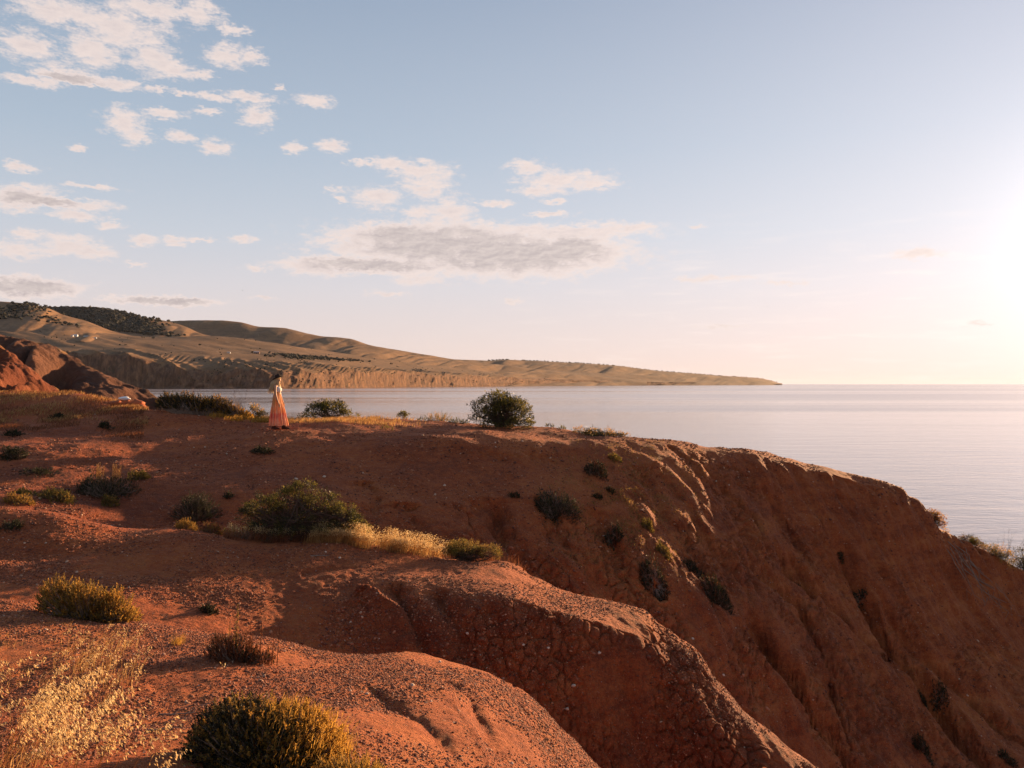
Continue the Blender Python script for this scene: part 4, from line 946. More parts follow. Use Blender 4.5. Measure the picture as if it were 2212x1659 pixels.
HOL = [  # x, y(base), w, h, band, label, kind, mats
 (425, 1118, 118, 62, (V2-.9, V2+1.2), 'dense black-green cushion bush in the hollow left of the big green shrub', 'dark'),
 (494, 1075, 22, 18, (V2-.2, V2+1.6), 'small dark ball-shaped bush above the black-green cushion bush', 'dark'),
 (235, 1068, 150, 48, (V2, V2+1.4), 'wide dark bush with pale upright seed spikes in the left hollow', 'spike'),
 (300, 1036, 56, 24, (V2+.3, V2+2), 'small grey-green bush at the upper right of the spiky dark bush', 'grey'),
 (122, 1082, 92, 32, (V2, V2+1.3), 'low bush with sunlit tips left of the spiky dark bush', 'grey'),
 (240, 1092, 44, 24, (V2-.3, V2+1.0), 'small pale grey shrub just below the spiky dark bush', 'grey'),
 (45, 1086, 70, 22, (V2-.5, V2+1), 'pale yellowish shrub at the left edge above the sunlit ridge', 'gold'),
 (60, 1068, 60, 12, (V2, V2+1.3), 'flat green shrub behind the pale yellowish shrub', 'grey'),
 (28, 990, 66, 32, (V2+.8, L3), 'squat dark bush at the left edge under the plateau', 'dark'),
 (30, 940, 48, 14, (V2+1.2, L3+.4), 'small dark shrub at the left edge just below the grassy rise', 'dark'),
 (85, 1022, 96, 11, (V2+.4, V2+2.2), 'flat dark ground-hugging shrub beside the faint track', 'dark'),
 (28, 1139, 56, 16, (5.5, 6.3), 'small dark tuft on the sunlit ridge at the left edge', 'dark'),
 (568, 977, 56, 16, (V2+1.6, L3), 'low dark shrub with golden tips below the woman', 'dark'),
 (405, 1136, 56, 26, (6.0, V2-.3), 'short golden shrub in front of the black-green cushion bush', 'gold'),
 (455, 1132, 58, 32, (6.0, V2-.3), 'rusty brown thin shrub left of the big green shrub', 'rust'),
 (450, 1322, 46, 20, (V1-.4, V1+.8), 'small black-green shrub in the gully behind the nearest spur', 'dark'),
 (120, 905, 44, 14, (L3-.4, L3+.5), 'dark scrub patch on the shaded face of the grassy rise', 'dark'),
 (230, 925, 40, 16, (L3-.9, L3+.2), 'dark scrub patch under the eroded lip on the left', 'dark'),
]
SLOPE = [
 (1200, 1118, 108, 58, 'large black cushion bush in the middle of the far slope', 'dark'), (1287, 1030, 66, 52, 'tall dark bush near the top of the far slope', 'dark'),
 (1330, 995, 36, 20, 'small olive bush at the upper right of the tall dark bush', 'grey'), (1112, 1074, 28, 18, 'small dark bush left of the large black cushion bush', 'dark'),
 (1321, 1066, 24, 22, 'small dark bush above right of the black cushion bush', 'dark'), (1291, 1075, 26, 12, 'tiny dark bush directly above the black cushion bush', 'dark'),
 (1325, 1172, 52, 50, 'upright dark bush below right of the black cushion bush', 'dark'), (1402, 1148, 30, 36, 'narrow bush with a lit right edge beside the gully', 'grey'),
 (1410, 1258, 76, 66, 'loose dark bush beside the small hole in the far slope', 'dark'), (1436, 1200, 46, 30, 'thin olive shrub with an orange tuft above the hole', 'grey'),
 (1548, 1310, 88, 92, 'big dark bush at the head of the deep gully', 'dark'), (1500, 1235, 50, 34, 'thin dark scrub above left of the gully-head bush', 'dark'),
 (1730, 1280, 34, 20, 'small dark shrub in the long straight gully', 'dark'), (1860, 1305, 40, 26, 'dark shrub where the two long gullies meet', 'dark'),
 (1990, 1630, 52, 62, 'round black bush near the bottom right of the slope', 'dark'), (2032, 1510, 52, 38, 'dark bush above right of the round black bush', 'dark'),
 (1998, 1515, 26, 32, 'small dark shrub just left of the upper bush on the lower slope', 'dark'), (2180, 1650, 52, 34, 'dark bush in the bottom right corner of the slope', 'dark'),
 (1815, 1200, 22, 14, 'tiny dark shrub at the top of the right gully', 'dark'),
]
KIND = {'flat': ((M_BLACK, M_DGREEN, M_RUST), (.5, .32, .18)), 'dark': ((M_BLACK, M_DGREEN), (.6, .4)), 'grey': ((M_GREEN, M_GREY), (.5, .5)), 'gold': ((M_GREY, M_GOLD), (.5, .5)), 'rust': ((M_RUST, M_GREY), (.7, .3)), 'spike': ((M_BLACK, M_DGREEN), (.6, .4))}
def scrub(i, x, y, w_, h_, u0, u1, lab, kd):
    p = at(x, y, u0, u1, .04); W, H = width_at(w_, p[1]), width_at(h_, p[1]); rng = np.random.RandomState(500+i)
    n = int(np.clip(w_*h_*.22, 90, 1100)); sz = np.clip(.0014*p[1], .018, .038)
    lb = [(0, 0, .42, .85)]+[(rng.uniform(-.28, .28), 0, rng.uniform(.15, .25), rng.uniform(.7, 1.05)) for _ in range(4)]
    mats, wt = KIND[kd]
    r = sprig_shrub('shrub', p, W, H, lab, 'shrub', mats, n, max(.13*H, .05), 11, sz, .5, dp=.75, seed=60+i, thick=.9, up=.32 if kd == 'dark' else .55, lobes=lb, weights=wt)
    if kd == 'spike':
        b = Buf()
        for x_, m_ in ((-.14, 12), (.1, 12)):
            for k in range(m_):
                q = np.array([x_*W+rng.normal()*.035*W, rng.normal()*.04*W, H*.75]); hh = H*(.35+.4*rng.rand())
                t_ = np.linspace(.2, 1, 26)[:, None]; leaves(b, q+np.array([.05*hh, 0, hh])*t_, rng.normal(size=(26, 3))*.5+[0, 0, 1], .028, .012, 0, rng); b.tube([q-[0, 0, H*.4], q+[.05*hh, 0, hh]], [.004, .002], 3)
        b.build('seed_spike', M_DRY, r)
    return r
for i, (x, y, w_, h_, bd, lab, kd) in enumerate(HOL): scrub(i, x, y, w_, h_, bd[0], bd[1], lab, kd)
for i, (x, y, w_, h_, lab, kd) in enumerate(SLOPE): scrub(50+i, x, y-h_*.12, w_, h_*(.62 if kd == 'dark' and i else .8), V2, CR, lab, 'flat' if kd == 'dark' and i else kd)
# bushes breaking the right-hand crest
for i, (x, w_, h_, lab, mt, tm) in enumerate(((2024, 34, 40, 'sunlit rusty bush clinging to the steep right crest', M_RUST, M_GOLD), (2098, 44, 30, 'dark brown bush on the crest halfway down the right side', M_RUST, M_GREEN),
                                   (2150, 60, 34, 'open twiggy green bush on the right crest near the picture edge', M_GREEN, M_GOLD), (2210, 56, 66, 'leafy green bush at the right edge of the picture', M_GREEN, M_DGREEN))):
    p = crest_at(x, .04, .22)
    leafy_shrub('bush', p, width_at(w_*1.2, p[1]), width_at(h_*1.15, p[1]), [(-.15, .15, .35, .7), (.2, .1, .35, .75)], lab, 'bush', mt, 110, 26, .045, .4, seed=70+i, stems=8, cl=.09, tipmat=tm)
p = crest_at(2172, .05); bare_shrub('bare_shrub', p, width_at(60, p[1]), width_at(52, p[1]), 'bare wispy stems above the bushes at the far right', 77, 14, rad=.7, mat=M_BARK)
p = crest_at(2078, .0); bare_shrub('dead_branch', p, .5, .35, 'crooked dead branch lying on the steep right crest', 78, 4, rad=1.6, mat=M_BARK, cat='branch', lean=.8)

# ------------------------------------------------------------------ nearest spur
p = at(190, 1336, 2.6, 3.1, .02)
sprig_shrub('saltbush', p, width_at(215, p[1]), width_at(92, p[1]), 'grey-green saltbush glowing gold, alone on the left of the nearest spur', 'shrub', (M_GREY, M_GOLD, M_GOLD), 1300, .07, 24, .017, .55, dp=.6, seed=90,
            lobes=((-.25, .1, .24, .85), (.0, .1, .28, .8), (.25, .0, .24, .75)), up=.5, weights=(.7, .1, .2), gold_side=.3, thick=1.0)  # golden backlight put into leaf colour, stronger on the right side
p = at(515, 1425, 2.2, 3.0, .02)
sprig_shrub('mixed_shrub', p, width_at(140, p[1]), width_at(70, p[1]), 'rust-brown shrub with one tall spire on the crest of the nearest spur', 'shrub', (M_RUST, M_BLACK, M_RUST), 620, .06, 18, .014, .45, dp=.7, seed=91,
            lobes=((-.25, 0, .26, .8), (.05, .0, .26, .85), (.3, .0, .25, .5)), up=.7, weights=(.5, .25, .25))
rng = np.random.RandomState(3); b = Buf(); W = width_at(140, p[1]); H = width_at(70, p[1])
for x_, hh, n_ in ((-.04, 1.62, 190), (.16, 1.1, 70), (.33, 1.05, 60), (-.16, 1.0, 50), (.52, .8, 14), (.6, .85, 14)):
    q = np.array([x_*W, -.02, H*.2]); t_ = rng.rand(n_, 1)**.8; c_ = q+np.array([.02, 0, hh*H])*t_; dd = unit(rng.normal(size=(n_, 3))*[1, 1, .4]+[0, 0, .8])
    leaves(b, c_+dd*.02*(1-t_), dd, .022*(1.25-t_[:, 0]), .007, 0 if x_ < .1 else 1, rng); b.tube([q-[0, 0, H*.3], q+[.02, 0, hh*H*1.08]], [.004, .0015], 3, 1)
r_ = [o for o in bpy.data.objects if o.name.startswith('mixed_shrub')][0]; b.build('spire', [M_GREY, M_RUST], r_)
p = at(572, 1640, 1.2, 2.5, .02)
sprig_shrub('cushion_bush', p, width_at(330, p[1]), width_at(142, p[1]), 'big domed bush at the bottom of the picture, black-green left and sunlit gold right', 'bush', (M_BLACK, M_GREY, M_GOLD), 4600, .042, 20, .013, .6, dp=.75, seed=92,
            lobes=((-.12, .0, .38, .95), (.18, .0, .34, .85)), up=.45, weights=(.55, .35, .10), gold_side=1.0, thick=1.0)  # sunlit right side painted with gold leaves, darker leaves left
r_ = [o for o in bpy.data.objects if o.name.startswith('cushion_bush')][0]; b = Buf(); rng = np.random.RandomState(31); W_, H_ = width_at(330, p[1]), width_at(142, p[1])
th_ = rng.rand(1500)*2.3-.5; rr_ = .80+.28*rng.rand(1500); yy_ = rng.normal(size=1500)*.16*W_
blades(b, np.stack([.02*W_+np.cos(th_)*rr_*.50*W_, yy_, np.clip(np.sin(th_), 0, 1)*rr_*.88*H_*np.sqrt(np.clip(1-(yy_/(.5*W_))**2, .1, 1))-.02], 1)[th_ < 1.5], .055, .0028, (.35, 0), rng)
b.build('grass', M_GOLD, r_)
p = at(760, 1690, .9, 2.0, .02)
sprig_shrub('low_shrub', p, width_at(170, p[1]), width_at(50, p[1]), 'low yellow-green shrub cut off by the bottom edge right of the domed bush', 'shrub', (M_GREY, M_GOLD), 700, .05, 16, .011, .45, seed=93, up=.5)
p = at(383, 1392, 2, 3, .01)
b = Buf(); rng = np.random.RandomState(8); blades(b, rng.normal(size=(110, 3))*[.025, .025, 0], .09, .0025, (.25, 0), rng); o = b.build('grass_tuft', M_GOLD); o.location = p
tag(o, 'small golden grass tuft on the bare crest left of the spired shrub', 'grass tuft')

# grass: nobody could count these blades
def grass_area(name, n, x0, x1, u0, u1, h, wd, lean, mat, py=None, seed=0, dens=None, sp=None, heads=0.0):
    rng = np.random.RandomState(seed); B = scatter_on(n, x0, x1, u0, u1, rng, dens, py); b = Buf(); blades(b, B-[0, 0, .01], h, wd, lean, rng)
    if heads:
        m = B[rng.rand(len(B)) < heads]; N = len(m)
        for k in range(4):
            c = m+np.array([lean[0]*h*1.2, 0, h*(.75+.1*k)])+rng.normal(size=(N, 3))*.02; leaves(b, c, rng.normal(size=(N, 3))*.5+[.4, 0, -.5], wd*5, wd*1.6, 1, rng)
    return tag(b.build(name, [mat, M_OAT]), kind='stuff')
gd = lambda c, r, P: sstep(640, 700, c)*sstep(965, 930, c)*(.12+.88*sstep(-.1, .3, perlin(P[:, 0]/.35, P[:, 1]/.35, 3)))
grass_area('golden_grass', 3200, 650, 960, 5.84, 6.28, .22, .006, (.34, 0), M_DRY, seed=1, heads=.5, dens=gd)
grass_area('golden_grass', 900, 650, 960, 5.9, 6.22, .33, .005, (.40, 0), M_DRY, seed=12, heads=.8, dens=gd)
grass_area('golden_grass', 700, 480, 700, 5.9, 6.15, .24, .005, (.32, 0), M_RUST, seed=2, heads=.4, dens=patchy(.4, 0, 8))
grass_area('brown_grass', 1600, 640, 1160, 6.02, 6.45, .18, .007, (.1, 0), M_RUST, seed=3, dens=patchy(.7, .05, 4))
grass_area('plateau_grass', 4200, -60, 320, L3-.1, CR+.2, .13, .014, (.25, 0), M_DRY, seed=4, dens=patchy(1.4, .0, 5))
grass_area('plateau_grass', 6500, -60, 310, L3-.7, CR+.15, .12, .016, (.2, 0), M_RUST, seed=5, dens=patchy(1.6, -.15, 6))
grass_area('edge_grass', 3600, 600, 920, CR-.55, CR+.15, .15, .014, (.25, 0), M_DRY, seed=6, dens=lambda c, r, P: sstep(930, 780, c)*(.3+.7*sstep(-.1, .2, perlin(P[:, 0]/.8, P[:, 1]/.8, 2))))
grass_area('edge_grass', 1500, 360, 600, CR-.35, CR+.1, .18, .014, (.25, 0), M_GOLD, seed=7, dens=lambda c, r, P: sstep(430, 520, c)*sstep(-.3, .2, perlin(P[:, 0]/.8, P[:, 1]/.8, 2)))
grass_area('slope_grass', 5200, 1150, 1520, V2+.7, V2+3.0, .07, .010, (.1, 0), M_GREY, seed=8, dens=lambda c, r, P: np.exp(-(((c-1350)/130)**2+((r-1110)/110)**2))*sstep(-.2, .2, perlin(P[:, 0]/.6, P[:, 1]/.6, 2)))
grass_area('hollow_grass', 2600, -20, 460, V2-.2, V2+2.5, .07, .009, (.2, 0), M_RUST, seed=9, dens=patchy(1.2, .1, 9))

# wild oats in the lower left corner
def oats(buf, base, h, lean, rng, nsp=26, sc_=1.0):
    """one stalk with drooping husks"""
    t = np.linspace(0, 1, 8)[:, None]
    dirv = np.array([lean[0]*(.8+.4*rng.rand()), lean[1]*rng.normal(), 0])
    pts = base+np.array([0, 0, 1])*h*(t-.22*t**3)+dirv*h*(t**1.6)
    buf.tube(pts, np.linspace(.0016, .0005, 8)*sc_, 3, 0)
    tt = .55+.45*rng.rand(nsp); i = np.clip((tt*7).astype(int), 0, 6); f = (tt*7-i)[:, None]; c = pts[i]*(1-f)+pts[i+1]*f
    off = rng.normal(size=(nsp, 3))*[.013, .013, .008]*sc_+[.008, 0, -.006]; dd = unit(rng.normal(size=(nsp, 3))*.35+[.45, 0, -.75])
    leaves(buf, c+off, dd, .017*sc_*(.8+.5*rng.rand(nsp)), .0048*sc_, 1, rng, .05); leaves(buf, c+off, dd+rng.normal(size=(nsp, 3))*.25, .013*sc_, .0035*sc_, 1, rng, .05)
rng = np.random.RandomState(21); b = Buf()
B = scatter_on(80, -330, 130, .5, 2.2, rng, lambda c, r, P: sstep(190, -20, c)*(P[:, 1] > 2.2)*(P[:, 1] < 4.3)*(perlin(P[:, 0]/.3, P[:, 1]/.3, 1) > .0))
for q in B: oats(b, q-[0, 0, .01], .34+.26*rng.rand(), (.5, .14), rng, 50)
blades(b, B[rng.randint(len(B), size=420)]+rng.normal(size=(420, 3))*[.04, .04, 0]-[0, 0, .03], .18, .0026, (.35, 0), rng)
tag(b.build('wild_oats', [M_DRY, M_OAT]), kind='stuff')
b = Buf(); B = scatter_on(46, 90, 300, 1.9, 2.6, rng, lambda c, r, P: np.exp(-(((c-200)/80)**2)))
for q in B: oats(b, q, .15+.1*rng.rand(), (.45, .12), rng, 16, .9)
blades(b, B[rng.randint(len(B), size=320)]+rng.normal(size=(320, 3))*[.03, .03, 0], .15, .0028, (.35, 0), rng)
tag(b.build('dry_grass', [M_DRY, M_OAT]), kind='stuff')
grass_area('short_grass', 700, -60, 330, 1.3, 2.8, .06, .003, (.3, 0), M_DRY, seed=31, dens=lambda c, r, P: sstep(340, 150, c)*sstep(-.1, .3, perlin(P[:, 0]/.3, P[:, 1]/.3, 3)))
for k, (x, hh) in enumerate(((150, .54), (185, .47), (175, .43), (215, .42), (262, .43), (285, .38), (305, .35))):
    q = on_land(x, 1780, .2, 1.8); hh *= 1.28
    b = Buf(); rng = np.random.RandomState(200+k)
    for z in range(5 if k < 2 else 1): oats(b, rng.normal(size=3)*[.01, .01, 0], hh, (.42 if k > 1 else .30, .1), rng, 40)
    o = b.build('oat_stalk', [M_DRY, M_OAT]); o.location = q
    lab = ('tall dense sheaf of oat heads left of the shaded bare ground', 'shorter oat sheaf just right of the tallest oat heads', 'leftmost slender oat stalk along the bottom edge', 'second slender oat stalk from the left along the bottom edge',
           'middle slender oat stalk along the bottom edge', 'second slender oat stalk from the right along the bottom edge', 'rightmost slender oat stalk on the bottom edge, nearest the domed bush')[k]
    tag(o, lab, 'oat stalk', 'oat stalks at the lower left')
q = on_land(455, 1500, 1.5, 2.9); b = Buf(); oats(b, np.zeros(3), .30, (.34, .0), np.random.RandomState(5), 5); o = b.build('dry_stalk', [M_DRY, M_OAT]); o.location = q
tag(o, 'single long dry stalk arching up in front of the spired shrub', 'dry stalk')

# ------------------------------------------------------------------ stones, rocks and fallen sticks
def rock_mesh(name, r, seed, mat, sub=3):
    import bmesh
    bm = bmesh.new(); bmesh.ops.create_icosphere(bm, subdivisions=sub, radius=1); V = np.array([v.co[:] for v in bm.verts])
    n = perlin(V[:, 0]*1.1+seed, V[:, 1]*1.1, V[:, 2]*1.1)*.45+fbm(V[:, 0]*2.4+seed, V[:, 1]*2.4, V[:, 2]*2.4, 3)*.16
    V = V*(1+n)[:, None]*np.array(r)
    for v, c in zip(bm.verts, V): v.co = c
    me = bpy.data.meshes.new(name); bm.to_mesh(me); bm.free(); me.materials.append(mat)
    for p_ in me.polygons: p_.use_smooth = True
    return me
M_WSTONE = plain('white_stone', (.72, .70, .68), .6, 6, .12); M_RROCK = plain('red_rock', (.30, .085, .035), .9, 5, .4, .05); M_PSTONE = plain('pale_stone', (.50, .36, .26), .8, 10, .3)
p = on_land(273, 862, L3+.2, CR+.15)
o = link('white_stone', rock_mesh('white_stone', (.20, .13, .062), 1.0, M_WSTONE)); o.location = (p[0], p[1]-.15, p[2]+.22); tag(o, 'smooth flat white stone resting on top of the red rocks', 'stone')
for i, (x, y, r, lab) in enumerate(((268, 868, (.24, .2, .14), 'red boulder directly under the flat white stone'), (292, 874, (.30, .24, .20), 'larger red boulder at the lower right of the white stone'), (255, 874, (.2, .18, .12), 'small red boulder left of the white stone mound'), (310, 880, (.2, .18, .1), 'low red boulder between the mound and the dark thicket'))):
    p = on_land(x, y, L3+.1, CR+.1); o = link('red_rock', rock_mesh('red_rock', r, 3+i*7, M_RROCK)); o.location = (p[0], p[1]-.1*i*.5, p[2]+r[2]*.35); tag(o, lab, 'rock')
stones = [(1295, 1660-250, V1, V2-1, .035), (1130, 1395, V1, V2-1, .03), (1090, 1465, V1, V2-1, .03), (1010, 1370, V1, V2-1, .03), (890, 1480, 2, 3.0, .02), (790, 1500, 2, 3, .015), (950, 1430, 2, 3.05, .018), (1180, 1400, V1, V2-1, .03),
          (1240, 1480, V1, V2-1, .04), (1225, 1530, V1, V2-1, .035), (690, 1170, 5.8, 6.1, .03), (735, 1205, 5.5, 6, .03), (1680, 1290, V2, CR, .07), (1500, 1380, V2, CR, .05), (1700, 1500, V2, CR, .05), (700, 1030, V2+1, CR, .05), (960, 1050, V2, CR, .05)]
STL = ['pale stone high on the cracked face of the middle spur', 'pale stone under the brow of the middle spur', 'pale stone at the gully edge behind the nearest spur', 'pale stone beside the rills of the middle spur', 'pale pebble on the gravel of the nearest spur, lower one',
 'pale pebble on the gravel right of the spired shrub', 'pale pebble on the very crest of the nearest spur', 'pale stone on the cracked face right of the rills', 'pale stone low on the cracked face of the middle spur', 'lowest pale stone on the cracked face of the middle spur',
 'pale stone in front of the golden grass', 'pale stone on the bare top below the golden grass', 'pale stone in the straight gully of the far slope', 'pale stone at the mouth of the deep gully', 'pale stone low on the big far slope', 'pale stone on the dark face above the big green shrub', 'pale stone on the dark face below the skyline']
base_st = [rock_mesh('pale_stone', (1, .8, .6), 20+k*9, M_PSTONE, 2) for k in range(3)]
for i, (x, y, u0, u1, r) in enumerate(stones):
    p = on_land(x, y, u0, u1); o = link('pale_stone', base_st[i % 3]); o.location = (p[0], p[1], p[2]+r*.2); o.scale = (r, r, r); o.rotation_euler = (0, 0, i*1.3)
    tag(o, STL[i], 'stone', 'pale stones scattered on the red slopes')
for i, (x, y, u0, u1, L_, a_, lab) in enumerate(((268, 1268, V1, V2-1, .55, .5, 'thin dark stick lying on the shaded face above the saltbush'), (395, 1545, .9, 2.6, .28, .1, 'pale dead branch on the ground left of the domed bush'),
                                                 (360, 1575, .8, 2.4, .22, .5, 'small broken twig on the bare ground left of the dead branch'), (690, 1490-290, 5.4, 6.1, .3, .3, 'curved pale root lying below the golden grass'))):
    p = on_land(x, y, u0, u1); b = Buf(); rng = np.random.RandomState(40+i)
    def gp(t_, lat): 
        X_ = p[0]+math.cos(a_)*L_*(t_-.5)+lat; Y_ = p[1]+math.sin(a_)*L_*(t_-.5); return np.array([X_, Y_, ground_z(X_, Y_, p[2])+.008])
    pts = [gp(t_, rng.normal()*.01) for t_ in np.linspace(0, 1, 8)]; b.tube(pts, np.linspace(.006, .002, 8)*(1 if p[1] < 9 else 2), 5)
    for k in (2, 4, 5): b.tube([pts[k], pts[k]+[.04*L_/.3, .03, .03], pts[k]+[.10*L_/.3, .06, .035]], [.003, .002, .001], 4)
    tag(b.build('stick', M_BARK if i == 0 else M_TWIG), lab, 'stick')

# ------------------------------------------------------------------ birds
def bird(loc, span, rz, flap, label, group=None):
    root = empty('bird', loc, rz); tag(root, label, 'bird', group); b = Buf()
    V, F = revolve(fine_rings([(-.5, 0, 0, .002, .002), (-.3, 0, 0, .06, .06), (0, 0, 0, .10, .09), (.25, 0, 0, .07, .06), (.36, 0, 0, .055, .05), (.5, 0, 0, .002, .002)], 14), 10)
    V = V[:, [2, 1, 0]]*span*.55; b.mesh(V, F); b.build('body', M_BIRD, root, True)
    for s_ in (-1, 1):
        b = Buf(); z = flap
        P_ = np.array([[.1, .04*s_, .02], [-.12, .04*s_, .02], [-.10, .28*s_, .02+.28*z], [.10, .28*s_, .02+.28*z], [-.14, .52*s_, .02+.42*z], [-.02, .52*s_, .02+.42*z]])*span
        P2 = P_-[0, 0, .012*span]; b.mesh(np.concatenate([P_, P2]), [(0, 1, 2, 3), (3, 2, 4, 5), (9, 8, 7, 6), (11, 10, 8, 9), (0, 3, 9, 6), (3, 5, 11, 9), (1, 7, 8, 2), (2, 8, 10, 4), (4, 10, 11, 5)]); b.build('wing', M_BIRD, root)
M_BIRD = plain('dark_feathers', (.03, .025, .025), .7)
def sky_pt(px, py, Y): return ((px-1106)*K*Y, Y, ZC-(py-829.5)*K*Y)
bird(sky_pt(1009, 875, 120), .62, .2, .9, 'dark bird flying low over the sea left of the round tree')
bird(sky_pt(873, 880, 140), .5, 1.6, 1.4, 'left bird of the pair over the sea above the small round bush')
bird(sky_pt(880, 879, 140), .5, 1.6, 1.4, 'right bird of the pair over the sea above the small round bush')
bird(sky_pt(524, 628, 300), .8, .4, .5, 'tiny bird in the sky high above the middle hill')
bird(sky_pt(1658, 0+662, 300), .7, .4, .5, 'tiny bird in the pale sky over the far headland')

# ------------------------------------------------------------------ far trees, sheds, pole
def far_pt(which, px, py, umin=0, umax=99):
    P_, fx_, u_ = FAR[which]; j = int(np.argmin(abs(fx_-px))); Q = P_[:, j]; pr = 829.5-(Q[:, 2]-ZC)/(K*Q[:, 1]); ok = np.where((u_ >= umin) & (u_ <= umax))[0]
    return Q[ok[np.argmin(abs(pr[ok]-py))]].copy()
def far_many(which, n, x0, x1, y0, y1, umin, umax, rng, dens=None):
    P_, fx_, u_ = FAR[which]; jj = np.where((fx_ >= x0) & (fx_ <= x1))[0]; ii = np.where((u_ >= umin) & (u_ <= umax))[0]
    i = ii[rng.randint(len(ii), size=n*12)]; j = jj[rng.randint(len(jj), size=n*12)]; Q = P_[i, j]; row = 829.5-(Q[:, 2]-ZC)/(K*Q[:, 1]); col = fx_[j]
    ok = (row > y0) & (row < y1)
    if dens is not None: ok &= rng.rand(len(ok)) < dens(col, row)
    return Q[ok][:n]
ico_v = None
import bmesh
_bm = bmesh.new(); bmesh.ops.create_icosphere(_bm, subdivisions=1, radius=1); ICO_V = np.array([v.co[:] for v in _bm.verts]); ICO_F = np.array([[v.index for v in f.verts] for f in _bm.faces]); _bm.free()
M_FARTREE = plain('far_tree_foliage', (.030, .027, .016), .9)
def tree_mass(name, Q, r, rng, kind='stuff'):
    N = len(Q); R_ = r*(.55+.9*rng.rand(N, 1, 1))
    V = Q[:, None]+ICO_V[None]*R_*np.array([1.15, 1.15, .8])*(1+.35*rng.normal(size=(N, 12, 1)))+np.array([0, 0, .55])*R_+rng.normal(size=(N, 1, 3))*[r*.5, r*.5, 0]
    F = (ICO_F[None]+np.arange(N)[:, None, None]*12).reshape(-1, 3); b = Buf(); b.mesh(V.reshape(-1, 3), F); return tag(b.build(name, M_FARTREE), kind=kind)
rng = np.random.RandomState(77)
def clump(*cs): return lambda c, r: np.clip(sum(a*np.exp(-(((c-x)/w_)**2+((r-y-(c-x)*s_)/h_)**2)) for x, y, w_, h_, s_, a in cs), 0, 1)
d_ = clump((215, 685, 75, 14, .10, 1.6), (165, 672, 60, 8, 0, 1.2), (255, 700, 60, 12, .25, .9), (310, 713, 55, 11, .28, .55), (345, 722, 40, 8, .3, .35))
tree_mass('far_woodland', far_many('wooded_hill', 2600, 90, 420, 660, 740, 1.0, 2.0, rng, d_), 11, rng)
d_ = clump((30, 672, 38, 14, .0, .8), (60, 664, 20, 6, .1, .6), (90, 668, 22, 5, .2, .5), (135, 700, 40, 10, .3, .35), (10, 690, 25, 9, 0, .5))
tree_mass('far_woodland', far_many('near_hill', 260, -60, 260, 655, 725, .9, 1.97, rng, d_), 9, rng)
d_ = clump((620, 768, 40, 1.8, .05, .8), (700, 774, 60, 2.0, .08, .8), (660, 774, 50, 2, .06, .6), (760, 779, 30, 1.2, .08, .4))
tree_mass('tree_belt', far_many('coast', 330, 560, 800, 755, 790, 2.9, 4.8, rng, d_), 7, rng)
d_ = lambda c, r: .25*(perlin(c/60, r/12, 4) > .2)
tree_mass('cliff_scrub', far_many('coast', 420, 400, 1300, 775, 835, 1.4, 3.3, rng, lambda c, r: sstep(.05, .35, perlin(c/40, r/9, 4))), 3.2, rng)
tree_mass('cliff_scrub', far_many('coast', 160, 0, 1650, 700, 835, 2.9, 4.9, rng, lambda c, r: .6*sstep(.15, .4, perlin(c/50, r/6, 9))), 3.2, rng)
tree_mass('ridge_scrub', far_many('far_headland', 240, 1050, 1680, 760, 830, 1.93, 2.05, rng), 9, rng)
base_tree = None
def lone_tree(which, x, y, h, umin, umax, label, group=None):
    global base_tree
    p = far_pt(which, x, y, umin, umax)
    if base_tree is None:
        r = empty('tree', (0, 0, 0)); rg_ = np.random.RandomState(4); b = Buf(); b.tube([(0, 0, -.1), (.02, 0, .3), (0, .02, .6)], [.05, .04, .02], 5); b.build('trunk', M_BARK, r)
        b = Buf()
        for k in range(26):
            c = rg_.normal(size=3)*[.24, .24, .12]+[0, 0, .68]; b.mesh(c+ICO_V*(.10+.08*rg_.rand())*(1+.3*rg_.normal(size=(12, 1))), ICO_F)
        b.build('crown', M_FARTREE, r); base_tree = r
    else:
        r = base_tree.copy(); COL.objects.link(r)
        for ch in list(base_tree.children): c = ch.copy(); COL.objects.link(c); c.parent = r
    r.location = p; r.scale = (h, h, h); r.rotation_euler = (0, 0, x*.37); tag(r, label, 'tree', group)
TL = {60: 'leftmost small tree on the top of the left-most hill', 70: 'second small tree from the left on the left-most hilltop', 83: 'middle small tree on the left-most hilltop', 97: 'second small tree from the right on the left-most hilltop', 108: 'rightmost small tree on the left-most hilltop, where its skyline dips',
 147: 'first skyline tree at the left end of the wood', 158: 'second skyline tree from the left end of the wood', 178: 'skyline tree a third of the way along the wood', 232: 'skyline tree two thirds of the way along the wood', 250: 'tall skyline tree third from the right end of the wood', 262: 'skyline tree second from the right end of the wood', 270: 'last skyline tree at the right end of the wood'}
for x, h in ((60, 20), (70, 18), (97, 22), (108, 24), (83, 16)): lone_tree('near_hill', x, 600, h, 1.98, 2.02, TL[x], 'trees along the left-most hilltop')
for x, h in ((147, 26), (158, 22), (178, 22), (232, 24), (250, 30), (262, 26), (270, 30)): lone_tree('wooded_hill', x, 600, h, 1.98, 2.02, TL[x], 'trees along the wooded skyline')
for x, y, h, lab in ((100, 688, 24, 'single tree on the bare spur below the left hilltop'), (545, 764, 17, 'tree beside the small brick building on the plain'), (432, 748, 18, 'lone tree in the dry paddock left of the brick building'), (845, 789, 20, 'lone tree beside the pale road near the cliffs'), (330, 734, 22, 'tree at the lower end of the wooded slope')):
    lone_tree('near_hill' if x == 100 else 'coast', x, y, h, .5, 5.0, lab)
M_WALLW = plain('white_wall', (.78, .76, .72), .6, .3, .1); M_ROOFG = plain('grey_roof', (.42, .40, .40), .5); M_BRICKW = plain('brown_wall', (.26, .14, .09), .9, .5, .3); M_GLASS = plain('dark_glass', (.03, .03, .04), .2)
